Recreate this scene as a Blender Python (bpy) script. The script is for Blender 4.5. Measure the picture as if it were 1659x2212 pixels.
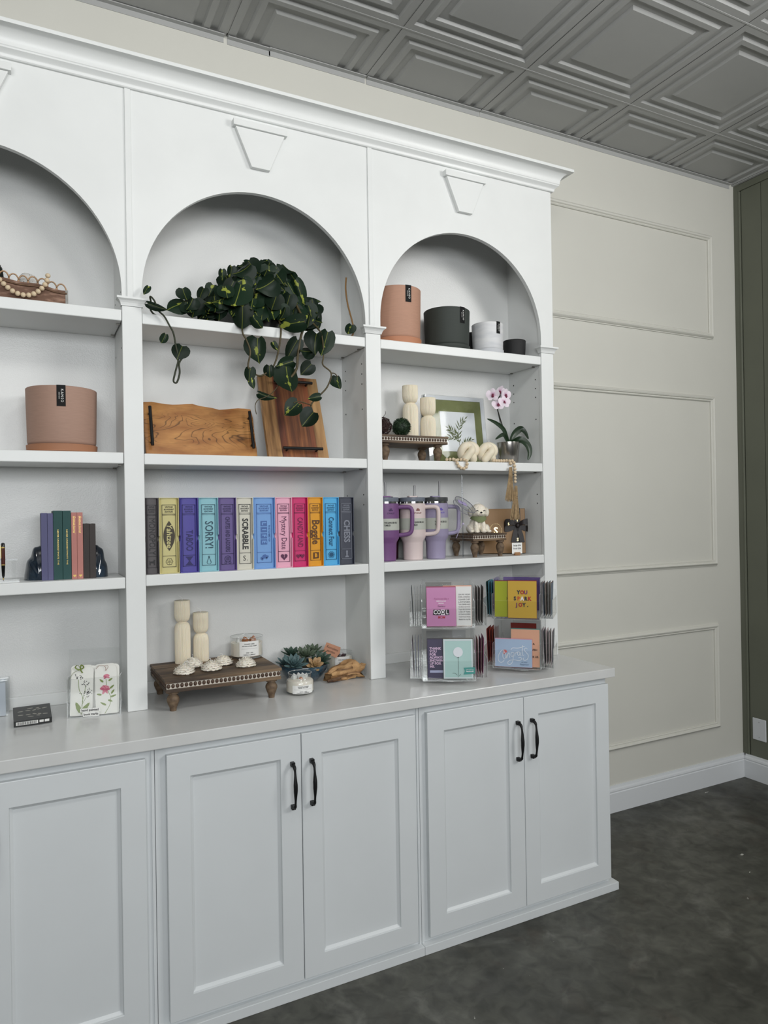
import bpy, math, random
from mathutils import Matrix, Vector
for _o in list(bpy.data.objects): bpy.data.objects.remove(_o)
S = bpy.context.scene
COL = S.collection
R = random.Random(7)
PI = math.pi

# ------------------------------------------------------------------ camera
cam_d = bpy.data.cameras.new('camera'); cam = bpy.data.objects.new('camera', cam_d); COL.objects.link(cam)
cam_d.sensor_fit = 'VERTICAL'; cam_d.sensor_height = 36.0; cam_d.lens = 1531.1242 / 2212 * 36
cam_d.clip_start = 0.05
def _cam():
    a, b, c = -0.4708, 0.0036, -0.0161
    f = Vector((-math.sin(a) * math.cos(b), math.cos(a) * math.cos(b), math.sin(b)))
    r = Vector((math.cos(a), math.sin(a), 0)); u = r.cross(f)
    r2 = math.cos(c) * r + math.sin(c) * u; u2 = -math.sin(c) * r + math.cos(c) * u
    m = Matrix.Identity(4)
    for i in range(3):
        m[i][0] = r2[i]; m[i][1] = u2[i]; m[i][2] = -f[i]
    m.translation = Vector((-0.0367, -2.7566, 1.5598))
    cam.matrix_world = m
_cam(); S.camera = cam

# ------------------------------------------------------------------ world, lights, exposure
w = bpy.data.worlds.new('world'); S.world = w; w.use_nodes = True
bgn = w.node_tree.nodes['Background']; bgn.inputs['Color'].default_value = (0.86, 0.94, 1.0, 1); bgn.inputs['Strength'].default_value = 0.08
def area(name, loc, target, sx, sy, power, col=(1, 1, 1), spread=PI):
    l = bpy.data.lights.new(name, 'AREA'); l.shape = 'RECTANGLE'; l.size = sx; l.size_y = sy; l.energy = power; l.color = col; l.spread = spread
    o = bpy.data.objects.new(name, l); COL.objects.link(o); o.location = loc
    o.rotation_euler = (Vector(target) - Vector(loc)).to_track_quat('-Z', 'Y').to_euler(); return o
area('side_window_light', (3.64, -3.2, 2.8), (0.3, -0.9, 2.6), 2.0, 1.1, 112, (1.0, 0.99, 0.97))
area('storefront_window_light', (-0.3, -5.2, 2.35), (0.5, 0, 2.1), 3.0, 1.3, 122, (0.96, 0.985, 1.0))
def pendant(x, y, z, e):
    l = bpy.data.lights.new('pendant_light', 'POINT'); l.energy = e; l.shadow_soft_size = 0.16; l.color = (1.0, 0.985, 0.955)
    o = bpy.data.objects.new('pendant_light', l); COL.objects.link(o); o.location = (x, y, z)
for _x, _e in ((-0.8, 22), (0.8, 20), (2.4, 17)): pendant(_x, -1.9, 3.1, _e)
S.view_settings.view_transform = 'Standard'; S.view_settings.look = 'None'; S.view_settings.gamma = 1.0
S.view_settings.use_curve_mapping = False; S.view_settings.exposure = -0.18
S.cycles.transparent_max_bounces = 32

# ------------------------------------------------------------------ materials
def lin(c):
    c = c / 255.0
    return c / 12.92 if c <= 0.04045 else ((c + 0.055) / 1.055) ** 2.4
def rgb(r, g, b): return (lin(r), lin(g), lin(b), 1.0)
MATS = {}
def mat(name, col, rough=0.5, metal=0.0, noise=0.0, nscale=20.0, bump=0.0, bscale=200.0, coat=0.0, sheen=0.0, sub=0.0, trans=0.0, stretch=(1, 1, 1), col2=None, spec=0.5, ior=None):
    if name in MATS: return MATS[name]
    m = bpy.data.materials.new(name); m.use_nodes = True; nt = m.node_tree; p = nt.nodes['Principled BSDF']
    p.inputs['Base Color'].default_value = col; p.inputs['Roughness'].default_value = rough; p.inputs['Metallic'].default_value = metal
    p.inputs['Specular IOR Level'].default_value = spec
    if coat: p.inputs['Coat Weight'].default_value = coat; p.inputs['Coat Roughness'].default_value = 0.08
    if sheen: p.inputs['Sheen Weight'].default_value = sheen
    if sub: p.inputs['Subsurface Weight'].default_value = sub; p.inputs['Subsurface Radius'].default_value = (0.02, 0.012, 0.006)
    if trans: p.inputs['Transmission Weight'].default_value = trans
    if ior: p.inputs['IOR'].default_value = ior
    if noise or bump or col2:
        tc = nt.nodes.new('ShaderNodeTexCoord'); mp = nt.nodes.new('ShaderNodeMapping'); mp.inputs['Scale'].default_value = stretch
        nt.links.new(tc.outputs['Object'], mp.inputs['Vector'])
    if noise or col2:
        n = nt.nodes.new('ShaderNodeTexNoise'); n.inputs['Scale'].default_value = nscale; n.inputs['Detail'].default_value = 6
        nt.links.new(mp.outputs['Vector'], n.inputs['Vector'])
        cr = nt.nodes.new('ShaderNodeValToRGB'); cr.color_ramp.elements[0].position = 0.3; cr.color_ramp.elements[1].position = 0.7
        k = noise
        if col2: a_, b_ = col, col2
        else:
            a_ = tuple(max(0, x * (1 - k)) for x in col[:3]) + (1,); b_ = tuple(min(1, x * (1 + k)) for x in col[:3]) + (1,)
        cr.color_ramp.elements[0].color = a_; cr.color_ramp.elements[1].color = b_
        nt.links.new(n.outputs['Fac'], cr.inputs['Fac']); nt.links.new(cr.outputs['Color'], p.inputs['Base Color'])
    if bump:
        n2 = nt.nodes.new('ShaderNodeTexNoise'); n2.inputs['Scale'].default_value = bscale; n2.inputs['Detail'].default_value = 4
        nt.links.new(mp.outputs['Vector'], n2.inputs['Vector'])
        bp = nt.nodes.new('ShaderNodeBump'); bp.inputs['Strength'].default_value = bump; bp.inputs['Distance'].default_value = 0.002
        nt.links.new(n2.outputs['Fac'], bp.inputs['Height']); nt.links.new(bp.outputs['Normal'], p.inputs['Normal'])
    MATS[name] = m; return m
def clear_mat(name, tint=(0.96, 0.97, 0.97, 1), base=0.05, rough=0.04, gain=1.0, edge=None):
    """clear plastic: see-through with a Fresnel gloss"""
    if name in MATS: return MATS[name]
    m = bpy.data.materials.new(name); m.use_nodes = True; nt = m.node_tree
    for n in list(nt.nodes):
        if n.type != 'OUTPUT_MATERIAL': nt.nodes.remove(n)
    out = [n for n in nt.nodes if n.type == 'OUTPUT_MATERIAL'][0]
    t = nt.nodes.new('ShaderNodeBsdfTransparent'); t.inputs['Color'].default_value = tint
    g = nt.nodes.new('ShaderNodeBsdfGlossy'); g.inputs['Roughness'].default_value = rough; g.inputs['Color'].default_value = (1, 1, 1, 1)
    fr = nt.nodes.new('ShaderNodeLayerWeight'); fr.inputs['Blend'].default_value = 0.5
    pw = nt.nodes.new('ShaderNodeMath'); pw.operation = 'POWER'; pw.inputs[1].default_value = 4.0; nt.links.new(fr.outputs['Facing'], pw.inputs[0])
    ma = nt.nodes.new('ShaderNodeMath'); ma.operation = 'MULTIPLY_ADD'; ma.inputs[1].default_value = 0.7 * gain; ma.inputs[2].default_value = base; ma.use_clamp = True
    nt.links.new(pw.outputs[0], ma.inputs[0])
    mx = nt.nodes.new('ShaderNodeMixShader'); nt.links.new(ma.outputs[0], mx.inputs[0]); nt.links.new(t.outputs[0], mx.inputs[1])
    if edge:
        d = nt.nodes.new('ShaderNodeBsdfDiffuse'); d.inputs['Color'].default_value = edge
        mx2 = nt.nodes.new('ShaderNodeMixShader'); mx2.inputs[0].default_value = 0.5
        nt.links.new(g.outputs[0], mx2.inputs[1]); nt.links.new(d.outputs[0], mx2.inputs[2]); nt.links.new(mx2.outputs[0], mx.inputs[2])
    else: nt.links.new(g.outputs[0], mx.inputs[2])
    nt.links.new(mx.outputs[0], out.inputs['Surface']); MATS[name] = m; return m
def wood_mat(name, dark, mid, light, axis='X', scale=14.0, dist=6.0, rough=0.45, fine=60.0, contrast=(0.25, 0.5, 0.78), squash=0.18, bump=0.15):
    if name in MATS: return MATS[name]
    m = bpy.data.materials.new(name); m.use_nodes = True; nt = m.node_tree; p = nt.nodes['Principled BSDF']
    tc = nt.nodes.new('ShaderNodeTexCoord'); mp = nt.nodes.new('ShaderNodeMapping')
    sc = [1, 1, 1]; sc['XYZ'.index(axis)] = squash; mp.inputs['Scale'].default_value = sc
    nt.links.new(tc.outputs['Object'], mp.inputs['Vector'])
    n0 = nt.nodes.new('ShaderNodeTexNoise'); n0.inputs['Scale'].default_value = scale * 0.5; n0.inputs['Detail'].default_value = 3
    nt.links.new(mp.outputs['Vector'], n0.inputs['Vector'])
    va = nt.nodes.new('ShaderNodeMath'); va.operation = 'MULTIPLY'; va.inputs[1].default_value = dist
    nt.links.new(n0.outputs['Fac'], va.inputs[0])
    sn = nt.nodes.new('ShaderNodeMath'); sn.operation = 'SINE'
    mul = nt.nodes.new('ShaderNodeMath'); mul.operation = 'MULTIPLY'; mul.inputs[1].default_value = 6.28
    nt.links.new(va.outputs[0], mul.inputs[0]); nt.links.new(mul.outputs[0], sn.inputs[0])
    n1 = nt.nodes.new('ShaderNodeTexNoise'); n1.inputs['Scale'].default_value = fine; n1.inputs['Detail'].default_value = 8
    nt.links.new(mp.outputs['Vector'], n1.inputs['Vector'])
    mr = nt.nodes.new('ShaderNodeMath'); mr.operation = 'MULTIPLY_ADD'; mr.inputs[1].default_value = 0.22; mr.inputs[2].default_value = 0.0
    nt.links.new(sn.outputs[0], mr.inputs[0])
    ad = nt.nodes.new('ShaderNodeMath'); ad.operation = 'ADD'; nt.links.new(mr.outputs[0], ad.inputs[0]); nt.links.new(n1.outputs['Fac'], ad.inputs[1])
    cr = nt.nodes.new('ShaderNodeValToRGB'); e = cr.color_ramp.elements
    e[0].position = contrast[0]; e[0].color = dark; e[1].position = contrast[2]; e[1].color = light
    x = e.new(contrast[1]); x.color = mid
    nt.links.new(ad.outputs[0], cr.inputs['Fac']); nt.links.new(cr.outputs['Color'], p.inputs['Base Color'])
    p.inputs['Roughness'].default_value = rough
    bp = nt.nodes.new('ShaderNodeBump'); bp.inputs['Strength'].default_value = bump; bp.inputs['Distance'].default_value = 0.001
    nt.links.new(ad.outputs[0], bp.inputs['Height']); nt.links.new(bp.outputs['Normal'], p.inputs['Normal'])
    MATS[name] = m; return m

M_white = mat('white cabinet paint', rgb(226, 228, 227), 0.38, noise=0.02, nscale=6, bump=0.05, bscale=90)
M_base = mat('cool white cabinet paint', rgb(212, 216, 218), 0.35, noise=0.015, nscale=5, bump=0.05, bscale=120)
M_top = mat('satin white counter paint', rgb(206, 207, 206), 0.22, noise=0.03, nscale=9)
M_back = mat('rolled white back panel', rgb(218, 219, 218), 0.32, bump=0.35, bscale=260)
M_wall = mat('beige wall paint', rgb(206, 205, 197), 0.55, noise=0.015, nscale=3, bump=0.08, bscale=300)
M_trimw = mat('wall moulding paint', rgb(208, 207, 199), 0.5)
M_bboard = mat('baseboard paint', rgb(214, 217, 220), 0.4)
M_green = mat('dark olive wall paint', rgb(98, 101, 88), 0.5, noise=0.05, nscale=4)
M_gap = mat('dark gap', rgb(18, 19, 17), 0.8)
M_tile = mat('grey metal ceiling tile', rgb(158, 159, 158), 0.42, noise=0.02, nscale=6)
M_grid = mat('grey ceiling grid', rgb(168, 169, 168), 0.45)
M_black = mat('matte black metal', rgb(16, 16, 17), 0.45, metal=0.3)
M_clear = clear_mat('clear acrylic', tint=(0.985, 0.988, 0.987, 1), base=0.025)
M_edge = clear_mat('acrylic cut edge', tint=(0.8, 0.82, 0.82, 1), base=0.45, rough=0.2, edge=(0.75, 0.77, 0.77, 1))
M_sleeve = clear_mat('clear card sleeve', tint=(0.995, 0.995, 0.995, 1), base=0.012, rough=0.12)
M_glass = clear_mat('candle glass', tint=(0.94, 0.95, 0.95, 1), base=0.05, rough=0.03, gain=1.3)
M_paper = mat('white paper', rgb(236, 236, 233), 0.55)
M_ink = mat('black ink', rgb(22, 22, 24), 0.6)
M_wax = mat('ivory wax', rgb(232, 222, 200), 0.5, sub=0.2)
M_waxw = mat('white wax', rgb(232, 226, 214), 0.5, sub=0.2)
M_bead = mat('raw wood bead', rgb(216, 196, 166), 0.6, noise=0.08, nscale=60)
M_steel = mat('polished steel', rgb(200, 200, 202), 0.12, metal=1.0)
M_jute = mat('jute fibre', rgb(164, 140, 106), 0.9, noise=0.25, nscale=90)
M_cord = mat('jute cord', rgb(150, 124, 88), 0.9)

# ------------------------------------------------------------------ mesh helpers
class MB:
    def __init__(s): s.v = []; s.f = []; s.m = []
    def add(s, vs, fs, m=0):
        o = len(s.v); s.v += [tuple(x) for x in vs]
        for f in fs: s.f.append(tuple(i + o for i in f)); s.m.append(m)
        return s
    def box(s, x0, x1, y0, y1, z0, z1, m=0):
        return s.add([(x0, y0, z0), (x1, y0, z0), (x1, y1, z0), (x0, y1, z0), (x0, y0, z1), (x1, y0, z1), (x1, y1, z1), (x0, y1, z1)],
                     [(0, 3, 2, 1), (4, 5, 6, 7), (0, 1, 5, 4), (1, 2, 6, 5), (2, 3, 7, 6), (3, 0, 4, 7)], m)
    def sheet(s, x0, x1, y0, y1, z0, z1, m=0, me=1):
        """thin clear sheet; the narrow faces take material me"""
        d = [x1 - x0, y1 - y0, z1 - z0]; ax = d.index(min(d)); o = len(s.m)
        s.box(x0, x1, y0, y1, z0, z1, m); broad = {2: (0, 1), 1: (2, 4), 0: (3, 5)}[ax]
        for i in range(6):
            if i not in broad: s.m[o + i] = me
        return s
    def lathe(s, prof, n=32, c=(0, 0, 0), m=0, fn=None, cap0=True, cap1=True):
        vs = []; 
        for (r, z) in prof:
            for k in range(n):
                a = 2 * PI * k / n; rr = r * (fn(a, r, z) if fn else 1.0)
                vs.append((c[0] + rr * math.cos(a), c[1] + rr * math.sin(a), c[2] + z))
        fs = []
        for i in range(len(prof) - 1):
            for k in range(n):
                a, b = i * n + k, i * n + (k + 1) % n; fs.append((a, b, b + n, a + n))
        if cap0 and prof[0][0] > 1e-6: fs.append(tuple(reversed(range(n))))
        if cap1 and prof[-1][0] > 1e-6: fs.append(tuple(range((len(prof) - 1) * n, len(prof) * n)))
        return s.add(vs, fs, m)
    def tube(s, pts, r, n=8, m=0, closed=False, flat=1.0, up=None):
        pts = [Vector(p) for p in pts]; L = len(pts); rs = r if isinstance(r, (list, tuple)) else [r] * L
        tang = []
        for i in range(L):
            a = pts[i - 1] if (i > 0 or closed) else pts[i]; b = pts[(i + 1) % L] if (i < L - 1 or closed) else pts[i]
            t = (b - a); tang.append(t.normalized() if t.length > 1e-9 else Vector((0, 0, 1)))
        t0 = tang[0]; u = Vector(up) if up else (Vector((0, 0, 1)) if abs(t0.z) < 0.9 else Vector((1, 0, 0)))
        nrm = (u - t0 * u.dot(t0)).normalized(); vs = []
        for i in range(L):
            t = tang[i]; nrm = (nrm - t * nrm.dot(t))
            nrm = nrm.normalized() if nrm.length > 1e-6 else Vector((1, 0, 0)); b = t.cross(nrm)
            for k in range(n):
                a = 2 * PI * k / n; vs.append(pts[i] + nrm * (rs[i] * math.cos(a) * flat) + b * (rs[i] * math.sin(a)))
        fs = []
        for i in range(L if closed else L - 1):
            j = (i + 1) % L
            for k in range(n): fs.append((i * n + k, i * n + (k + 1) % n, j * n + (k + 1) % n, j * n + k))
        if not closed: fs.append(tuple(reversed(range(n)))); fs.append(tuple(range((L - 1) * n, L * n)))
        return s.add(vs, fs, m)
    def sphere(s, c, r, nu=16, nv=10, m=0, fn=None):
        r = r if isinstance(r, (tuple, list)) else (r, r, r); vs = [(c[0], c[1], c[2] - r[2])]
        for j in range(1, nv):
            ph = -PI / 2 + PI * j / nv
            for k in range(nu):
                a = 2 * PI * k / nu; d = (math.cos(ph) * math.cos(a), math.cos(ph) * math.sin(a), math.sin(ph)); q = fn(d) if fn else 1
                vs.append((c[0] + r[0] * d[0] * q, c[1] + r[1] * d[1] * q, c[2] + r[2] * d[2] * q))
        vs.append((c[0], c[1], c[2] + r[2])); fs = []
        for k in range(nu): fs.append((0, 1 + (k + 1) % nu, 1 + k))
        for j in range(nv - 2):
            for k in range(nu):
                a = 1 + j * nu + k; b = 1 + j * nu + (k + 1) % nu; fs.append((a, b, b + nu, a + nu))
        t = len(vs) - 1; o = 1 + (nv - 2) * nu
        for k in range(nu): fs.append((o + k, o + (k + 1) % nu, t))
        return s.add(vs, fs, m)
    def prism(s, poly, a0, a1, plane='XZ', m=0):
        """extrude a 2D polygon (counter-clockwise) between a0 and a1 along the missing axis"""
        def P(p, a): return {'XZ': (p[0], a, p[1]), 'XY': (p[0], p[1], a), 'YZ': (a, p[0], p[1])}[plane]
        n = len(poly); vs = [P(p, a0) for p in poly] + [P(p, a1) for p in poly]
        fs = [tuple(range(n)), tuple(reversed(range(n, 2 * n)))] + [(i, i + n, (i + 1) % n + n, (i + 1) % n) for i in range(n)]
        if plane == 'XY': fs = [tuple(reversed(f)) for f in fs]
        return s.add(vs, fs, m)
    def xf(s, M): s.v = [tuple(M @ Vector(p)) for p in s.v]; return s
    def merge(s, o, M=None, m=None):
        vs = [tuple(M @ Vector(p)) for p in o.v] if M else o.v; k = len(s.v); s.v += vs
        for f, mi in zip(o.f, o.m): s.f.append(tuple(i + k for i in f)); s.m.append(mi if m is None else m)
        return s
    def mesh(s, name, mats, smooth=None):
        me = bpy.data.meshes.new(name); me.from_pydata(s.v, [], s.f)
        for mm in (mats if isinstance(mats, (list, tuple)) else [mats]): me.materials.append(mm)
        if any(s.m): me.polygons.foreach_set('material_index', s.m)
        if smooth is not None:
            me.shade_smooth(); me.set_sharp_from_angle(angle=math.radians(smooth))
        me.update(); return me
def link(name, me, parent=None, loc=None, rot=None, kind=None):
    o = bpy.data.objects.new(name, me); COL.objects.link(o)
    if parent: o.parent = parent
    if loc: o.location = loc
    if rot: o.rotation_euler = rot
    if kind: o['kind'] = kind
    return o
def part(name, mb, mats, parent=None, smooth=None, bevel=0, loc=None, rot=None, kind=None, seg=2):
    o = link(name, mb.mesh(name, mats, smooth), parent, loc, rot, kind)
    if bevel:
        b = o.modifiers.new('bevel', 'BEVEL'); b.width = bevel; b.segments = seg; b.limit_method = 'ANGLE'; b.angle_limit = math.radians(40)
    return o
def tag(o, label, cat, group=None):
    o['label'] = label; o['category'] = cat
    if group: o['group'] = group
    return o
def thing(name, label, cat, loc=(0, 0, 0), rz=0.0, group=None):
    o = bpy.data.objects.new(name, None); COL.objects.link(o); o.location = loc; o.rotation_euler = (0, 0, rz); o.empty_display_size = 0.02
    return tag(o, label, cat, group)
def dup(root, loc, rz=None, label=None, scale=None):
    r = root.copy(); COL.objects.link(r); r.location = loc
    if rz is not None: r.rotation_euler = (0, 0, rz)
    if label: r['label'] = label
    if scale: r.scale = scale
    for ch in [o for o in root.children]:
        c = ch.copy(); COL.objects.link(c); c.parent = r
        for g in ch.children:
            d = g.copy(); COL.objects.link(d); d.parent = c
    return r
def text_mesh(body, size=1.0, bold=0.0, shear=0.0, ext=0.0, align='CENTER', spacing=1.0, line=1.0):
    cu = bpy.data.curves.new('txt', 'FONT'); cu.body = body; cu.size = size; cu.offset = bold; cu.shear = shear; cu.extrude = ext
    cu.align_x = align; cu.align_y = 'CENTER'; cu.space_character = spacing; cu.space_line = line; cu.resolution_u = 2
    o = bpy.data.objects.new('txt', cu); me = bpy.data.meshes.new_from_object(o); bpy.data.objects.remove(o); bpy.data.curves.remove(cu); return me
XF = (Vector((1, 0, 0)), Vector((0, 0, 1)))       # upright, facing the room (-y)
XD = (Vector((0, 0, -1)), Vector((1, 0, 0)))      # reads downwards, facing the room
def text(body, origin, size, m, parent, dirs=XF, sx=1.0, bold=0.0, shear=0.0, name='lettering', align='CENTER', spacing=1.0, line=1.0, fit=None, wrap=None):
    me = text_mesh(body, size, bold, shear, 0.0, align, spacing, line); me.name = name
    if fit:
        w_ = max(v.co.x for v in me.vertices) - min(v.co.x for v in me.vertices); sx = fit / max(w_, 1e-6)
    x, y = dirs; z = x.cross(y); M = Matrix.Identity(4)
    for i in range(3): M[i][0] = x[i] * sx; M[i][1] = y[i]; M[i][2] = z[i]; M[i][3] = origin[i]
    me.transform(M)
    if wrap:                                      # bend round a vertical cylinder of radius wrap centred on the local axis
        for v in me.vertices:
            a = v.co.x / wrap - PI / 2; v.co.x = wrap * math.cos(a); v.co.y = wrap * math.sin(a)
    me.materials.clear(); me.materials.append(m)
    return link(name, me, parent)
def arc(cx, cz, r, a0, a1, n): return [(cx + r * math.cos(a0 + (a1 - a0) * i / n), cz + r * math.sin(a0 + (a1 - a0) * i / n)) for i in range(n + 1)]
def smoothpts(P, n=6):
    """Catmull-Rom through the points"""
    P = [Vector(p) for p in P]; out = []
    for i in range(len(P) - 1):
        a = P[max(i - 1, 0)]; b = P[i]; c = P[i + 1]; d = P[min(i + 2, len(P) - 1)]
        for k in range(n):
            t = k / n; out.append(0.5 * ((2 * b) + (c - a) * t + (2 * a - 5 * b + 4 * c - d) * t * t + (3 * b - a - 3 * c + d) * t ** 3))
    out.append(P[-1]); return out

# ================================================================== SETTING
ZC = 3.4515; XR = 3.7017; XL = -3.2; YF = -6.6
def conc_mat():
    m = bpy.data.materials.new('stained concrete'); m.use_nodes = True; nt = m.node_tree; p = nt.nodes['Principled BSDF']; L = nt.links.new
    tc = nt.nodes.new('ShaderNodeTexCoord')
    def noise(s, d=6, dist=0.0):
        n = nt.nodes.new('ShaderNodeTexNoise'); n.inputs['Scale'].default_value = s; n.inputs['Detail'].default_value = d; n.inputs['Distortion'].default_value = dist
        L(tc.outputs['Object'], n.inputs['Vector']); return n
    def ramp(a, ca, b, cb):
        r = nt.nodes.new('ShaderNodeValToRGB'); e = r.color_ramp.elements; e[0].position = a; e[0].color = ca; e[1].position = b; e[1].color = cb; return r
    r1 = ramp(0.36, rgb(52, 52, 46), 0.68, rgb(82, 82, 75)); L(noise(2.2, 8, 0.6).outputs['Fac'], r1.inputs['Fac'])
    r2 = ramp(0.55, (0, 0, 0, 1), 0.75, (1, 1, 1, 1)); L(noise(5.0, 8, 1.2).outputs['Fac'], r2.inputs['Fac'])
    mx = nt.nodes.new('ShaderNodeMixRGB'); mx.inputs[2].default_value = rgb(112, 112, 106); L(r1.outputs[0], mx.inputs[1])
    mm = nt.nodes.new('ShaderNodeMath'); mm.operation = 'MULTIPLY'; mm.inputs[1].default_value = 0.5; L(r2.outputs[0], mm.inputs[0]); L(mm.outputs[0], mx.inputs[0])
    r4 = ramp(0.58, (0, 0, 0, 1), 0.7, (1, 1, 1, 1)); L(noise(3.1, 7, 2.0).outputs['Fac'], r4.inputs['Fac'])
    mb = nt.nodes.new('ShaderNodeMixRGB'); mb.inputs[2].default_value = rgb(58, 48, 40); L(mx.outputs[0], mb.inputs[1])
    m4 = nt.nodes.new('ShaderNodeMath'); m4.operation = 'MULTIPLY'; m4.inputs[1].default_value = 0.4; L(r4.outputs[0], m4.inputs[0]); L(m4.outputs[0], mb.inputs[0])
    r3 = ramp(0.735, (0, 0, 0, 1), 0.75, (1, 1, 1, 1)); L(noise(16.0, 3, 0.8).outputs['Fac'], r3.inputs['Fac'])
    mx2 = nt.nodes.new('ShaderNodeMixRGB'); mx2.inputs[2].default_value = rgb(190, 190, 184); L(mb.outputs[0], mx2.inputs[1]); L(r3.outputs[0], mx2.inputs[0])
    r6 = ramp(0.3, (0.62, 0.62, 0.62, 1), 0.7, (1.3, 1.3, 1.3, 1)); L(noise(18, 12, 0.8).outputs['Fac'], r6.inputs['Fac'])
    mo = nt.nodes.new('ShaderNodeMixRGB'); mo.blend_type = 'MULTIPLY'; mo.inputs[0].default_value = 1.0; L(mx2.outputs[0], mo.inputs[1]); L(r6.outputs[0], mo.inputs[2])
    L(mo.outputs[0], p.inputs['Base Color'])
    r5 = ramp(0.3, (0.34, 0.34, 0.34, 1), 0.7, (0.6, 0.6, 0.6, 1)); L(noise(7, 6, 0.5).outputs['Fac'], r5.inputs['Fac']); L(r5.outputs[0], p.inputs['Roughness'])
    b = nt.nodes.new('ShaderNodeBump'); b.inputs['Strength'].default_value = 0.12; b.inputs['Distance'].default_value = 0.004; L(noise(28, 8).outputs['Fac'], b.inputs['Height']); L(b.outputs[0], p.inputs['Normal'])
    return m
M_floor = conc_mat()
def struct(name, mb, m, bevel=0, smooth=None): return part(name, mb, m, None, smooth, bevel, kind='structure')
struct('floor', MB().box(XL, XR, YF, 0.0, -0.06, 0.0), M_floor)
struct('wall_back', MB().box(XL, XR, 0.0, 0.12, 0.0, ZC + 0.12), M_wall)
wall_right = struct('wall_right', MB().box(XR + 0.016, XR + 0.13, YF, 0.12, 0.0, ZC + 0.12), M_gap)
struct('wall_left', MB().box(XL - 0.12, XL, YF, 0.12, 0.0, ZC + 0.12), M_green)
# vertical boards of the olive wall
board = MB().box(0, 0.016, -0.1085, 0, 0.0, 3.405).mesh('plank', M_green)
corner = part('corner_board', MB().box(XR - 0.004, XR + 0.016, -0.030, 0, 0.135, ZC - 0.002), M_green, wall_right)
part('corner_bead', MB().box(XR - 0.008, XR + 0.016, -0.042, -0.031, 0.135, 3.405), M_green, wall_right, bevel=0.003)
part('head_board', MB().box(XR - 0.006, XR + 0.016, YF, -0.030, 3.407, ZC - 0.008), M_green, wall_right)
i = 0; y = -0.0465
first = MB().box(0, 0.016, -0.1215, 0, 0.135, 3.405).mesh('plank', M_green)
part('plank', MB().box(XR, XR + 0.016, -0.168, -0.047, 0.135, 3.405), M_green, wall_right)
y = -0.1715
while y > -2.6:
    o = link('plank', board, wall_right, (XR, y, 0)); y -= 0.112
part('plank', MB().box(XR, XR + 0.016, YF, y, 0.135, 3.405), M_green, wall_right)
# wall plate on the olive wall
wp = thing('wall_plate', 'blank white wall plate with two screws low on the olive wall', 'wall plate', (XR, -0.106, 0.295))
part('plate', MB().box(-0.007, 0.0, -0.041, 0.041, -0.062, 0.062), mat('white plastic', rgb(205, 208, 212), 0.4), wp, bevel=0.003)
for dz in (-0.043, 0.043):
    part('screw', MB().lathe([(0.0035, 0), (0.0035, 0.0012), (0.002, 0.0018)], 12).xf(Matrix.Translation((-0.0068, 0, dz)) @ Matrix.Rotation(-PI / 2, 4, 'Y')), mat('painted screw', rgb(170, 172, 175), 0.4), wp)
# baseboards with a small moulded top
BP = [(0, 0), (-0.016, 0), (-0.016, 0.098), (-0.013, 0.102), (-0.015, 0.109), (-0.013, 0.117), (-0.008, 0.124), (-0.006, 0.1347), (0, 0.1347)]
bb = MB(); bb.prism([(p[0], p[1]) for p in BP], 2.104, XR - 0.001, 'YZ'); struct('baseboard_back', bb, M_bboard)
bb = MB(); bb.prism([(XR + p[0], p[1]) for p in BP], YF, -0.0165, 'XZ'); struct('baseboard_right', bb, M_bboard)
# picture-frame mouldings on the back wall
MP = [(0, 0.0), (0.0, -0.008), (0.004, -0.012), (0.009, -0.010), (0.013, -0.017), (0.020, -0.020), (0.027, -0.015), (0.031, -0.007), (0.035, -0.006), (0.035, 0)]
def moulding(name, z0, z1, x0, x1):
    e = bpy.data.objects.new(name, None); COL.objects.link(e); e['kind'] = 'structure'
    def run(nm, pts_in, pts_out):   # MP u=0 inner .. 0.035 outer
        mb = MB(); n = len(MP); vs = []
        for (ins, outs) in (pts_in, pts_out):
            for (u, d) in MP:
                t = u / 0.035; vs.append((ins[0] + (outs[0] - ins[0]) * t, d, ins[1] + (outs[1] - ins[1]) * t))
        mb.add(vs, [(i, i + 1, i + 1 + n, i + n) for i in range(n - 1)]); part(nm, mb, M_trimw, e, smooth=35)
    w_ = 0.035
    run('top_rail', ((x0, z1 - w_), (x0, z1)), ((x1 - w_, z1 - w_), (x1, z1)))
    run('right_rail', ((x1 - w_, z1 - w_), (x1, z1)), ((x1 - w_, z0 + w_), (x1, z0)))
    run('bottom_rail', ((x1 - w_, z0 + w_), (x1, z0)), ((x0, z0 + w_), (x0, z0)))
moulding('trim_1', 2.5306, 3.1272, 2.1085, 3.4962)
moulding('trim_2', 1.2369, 2.2083, 2.1085, 3.4962)
moulding('trim_3', 0.3133, 0.9118, 2.125, 3.4962)

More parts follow.
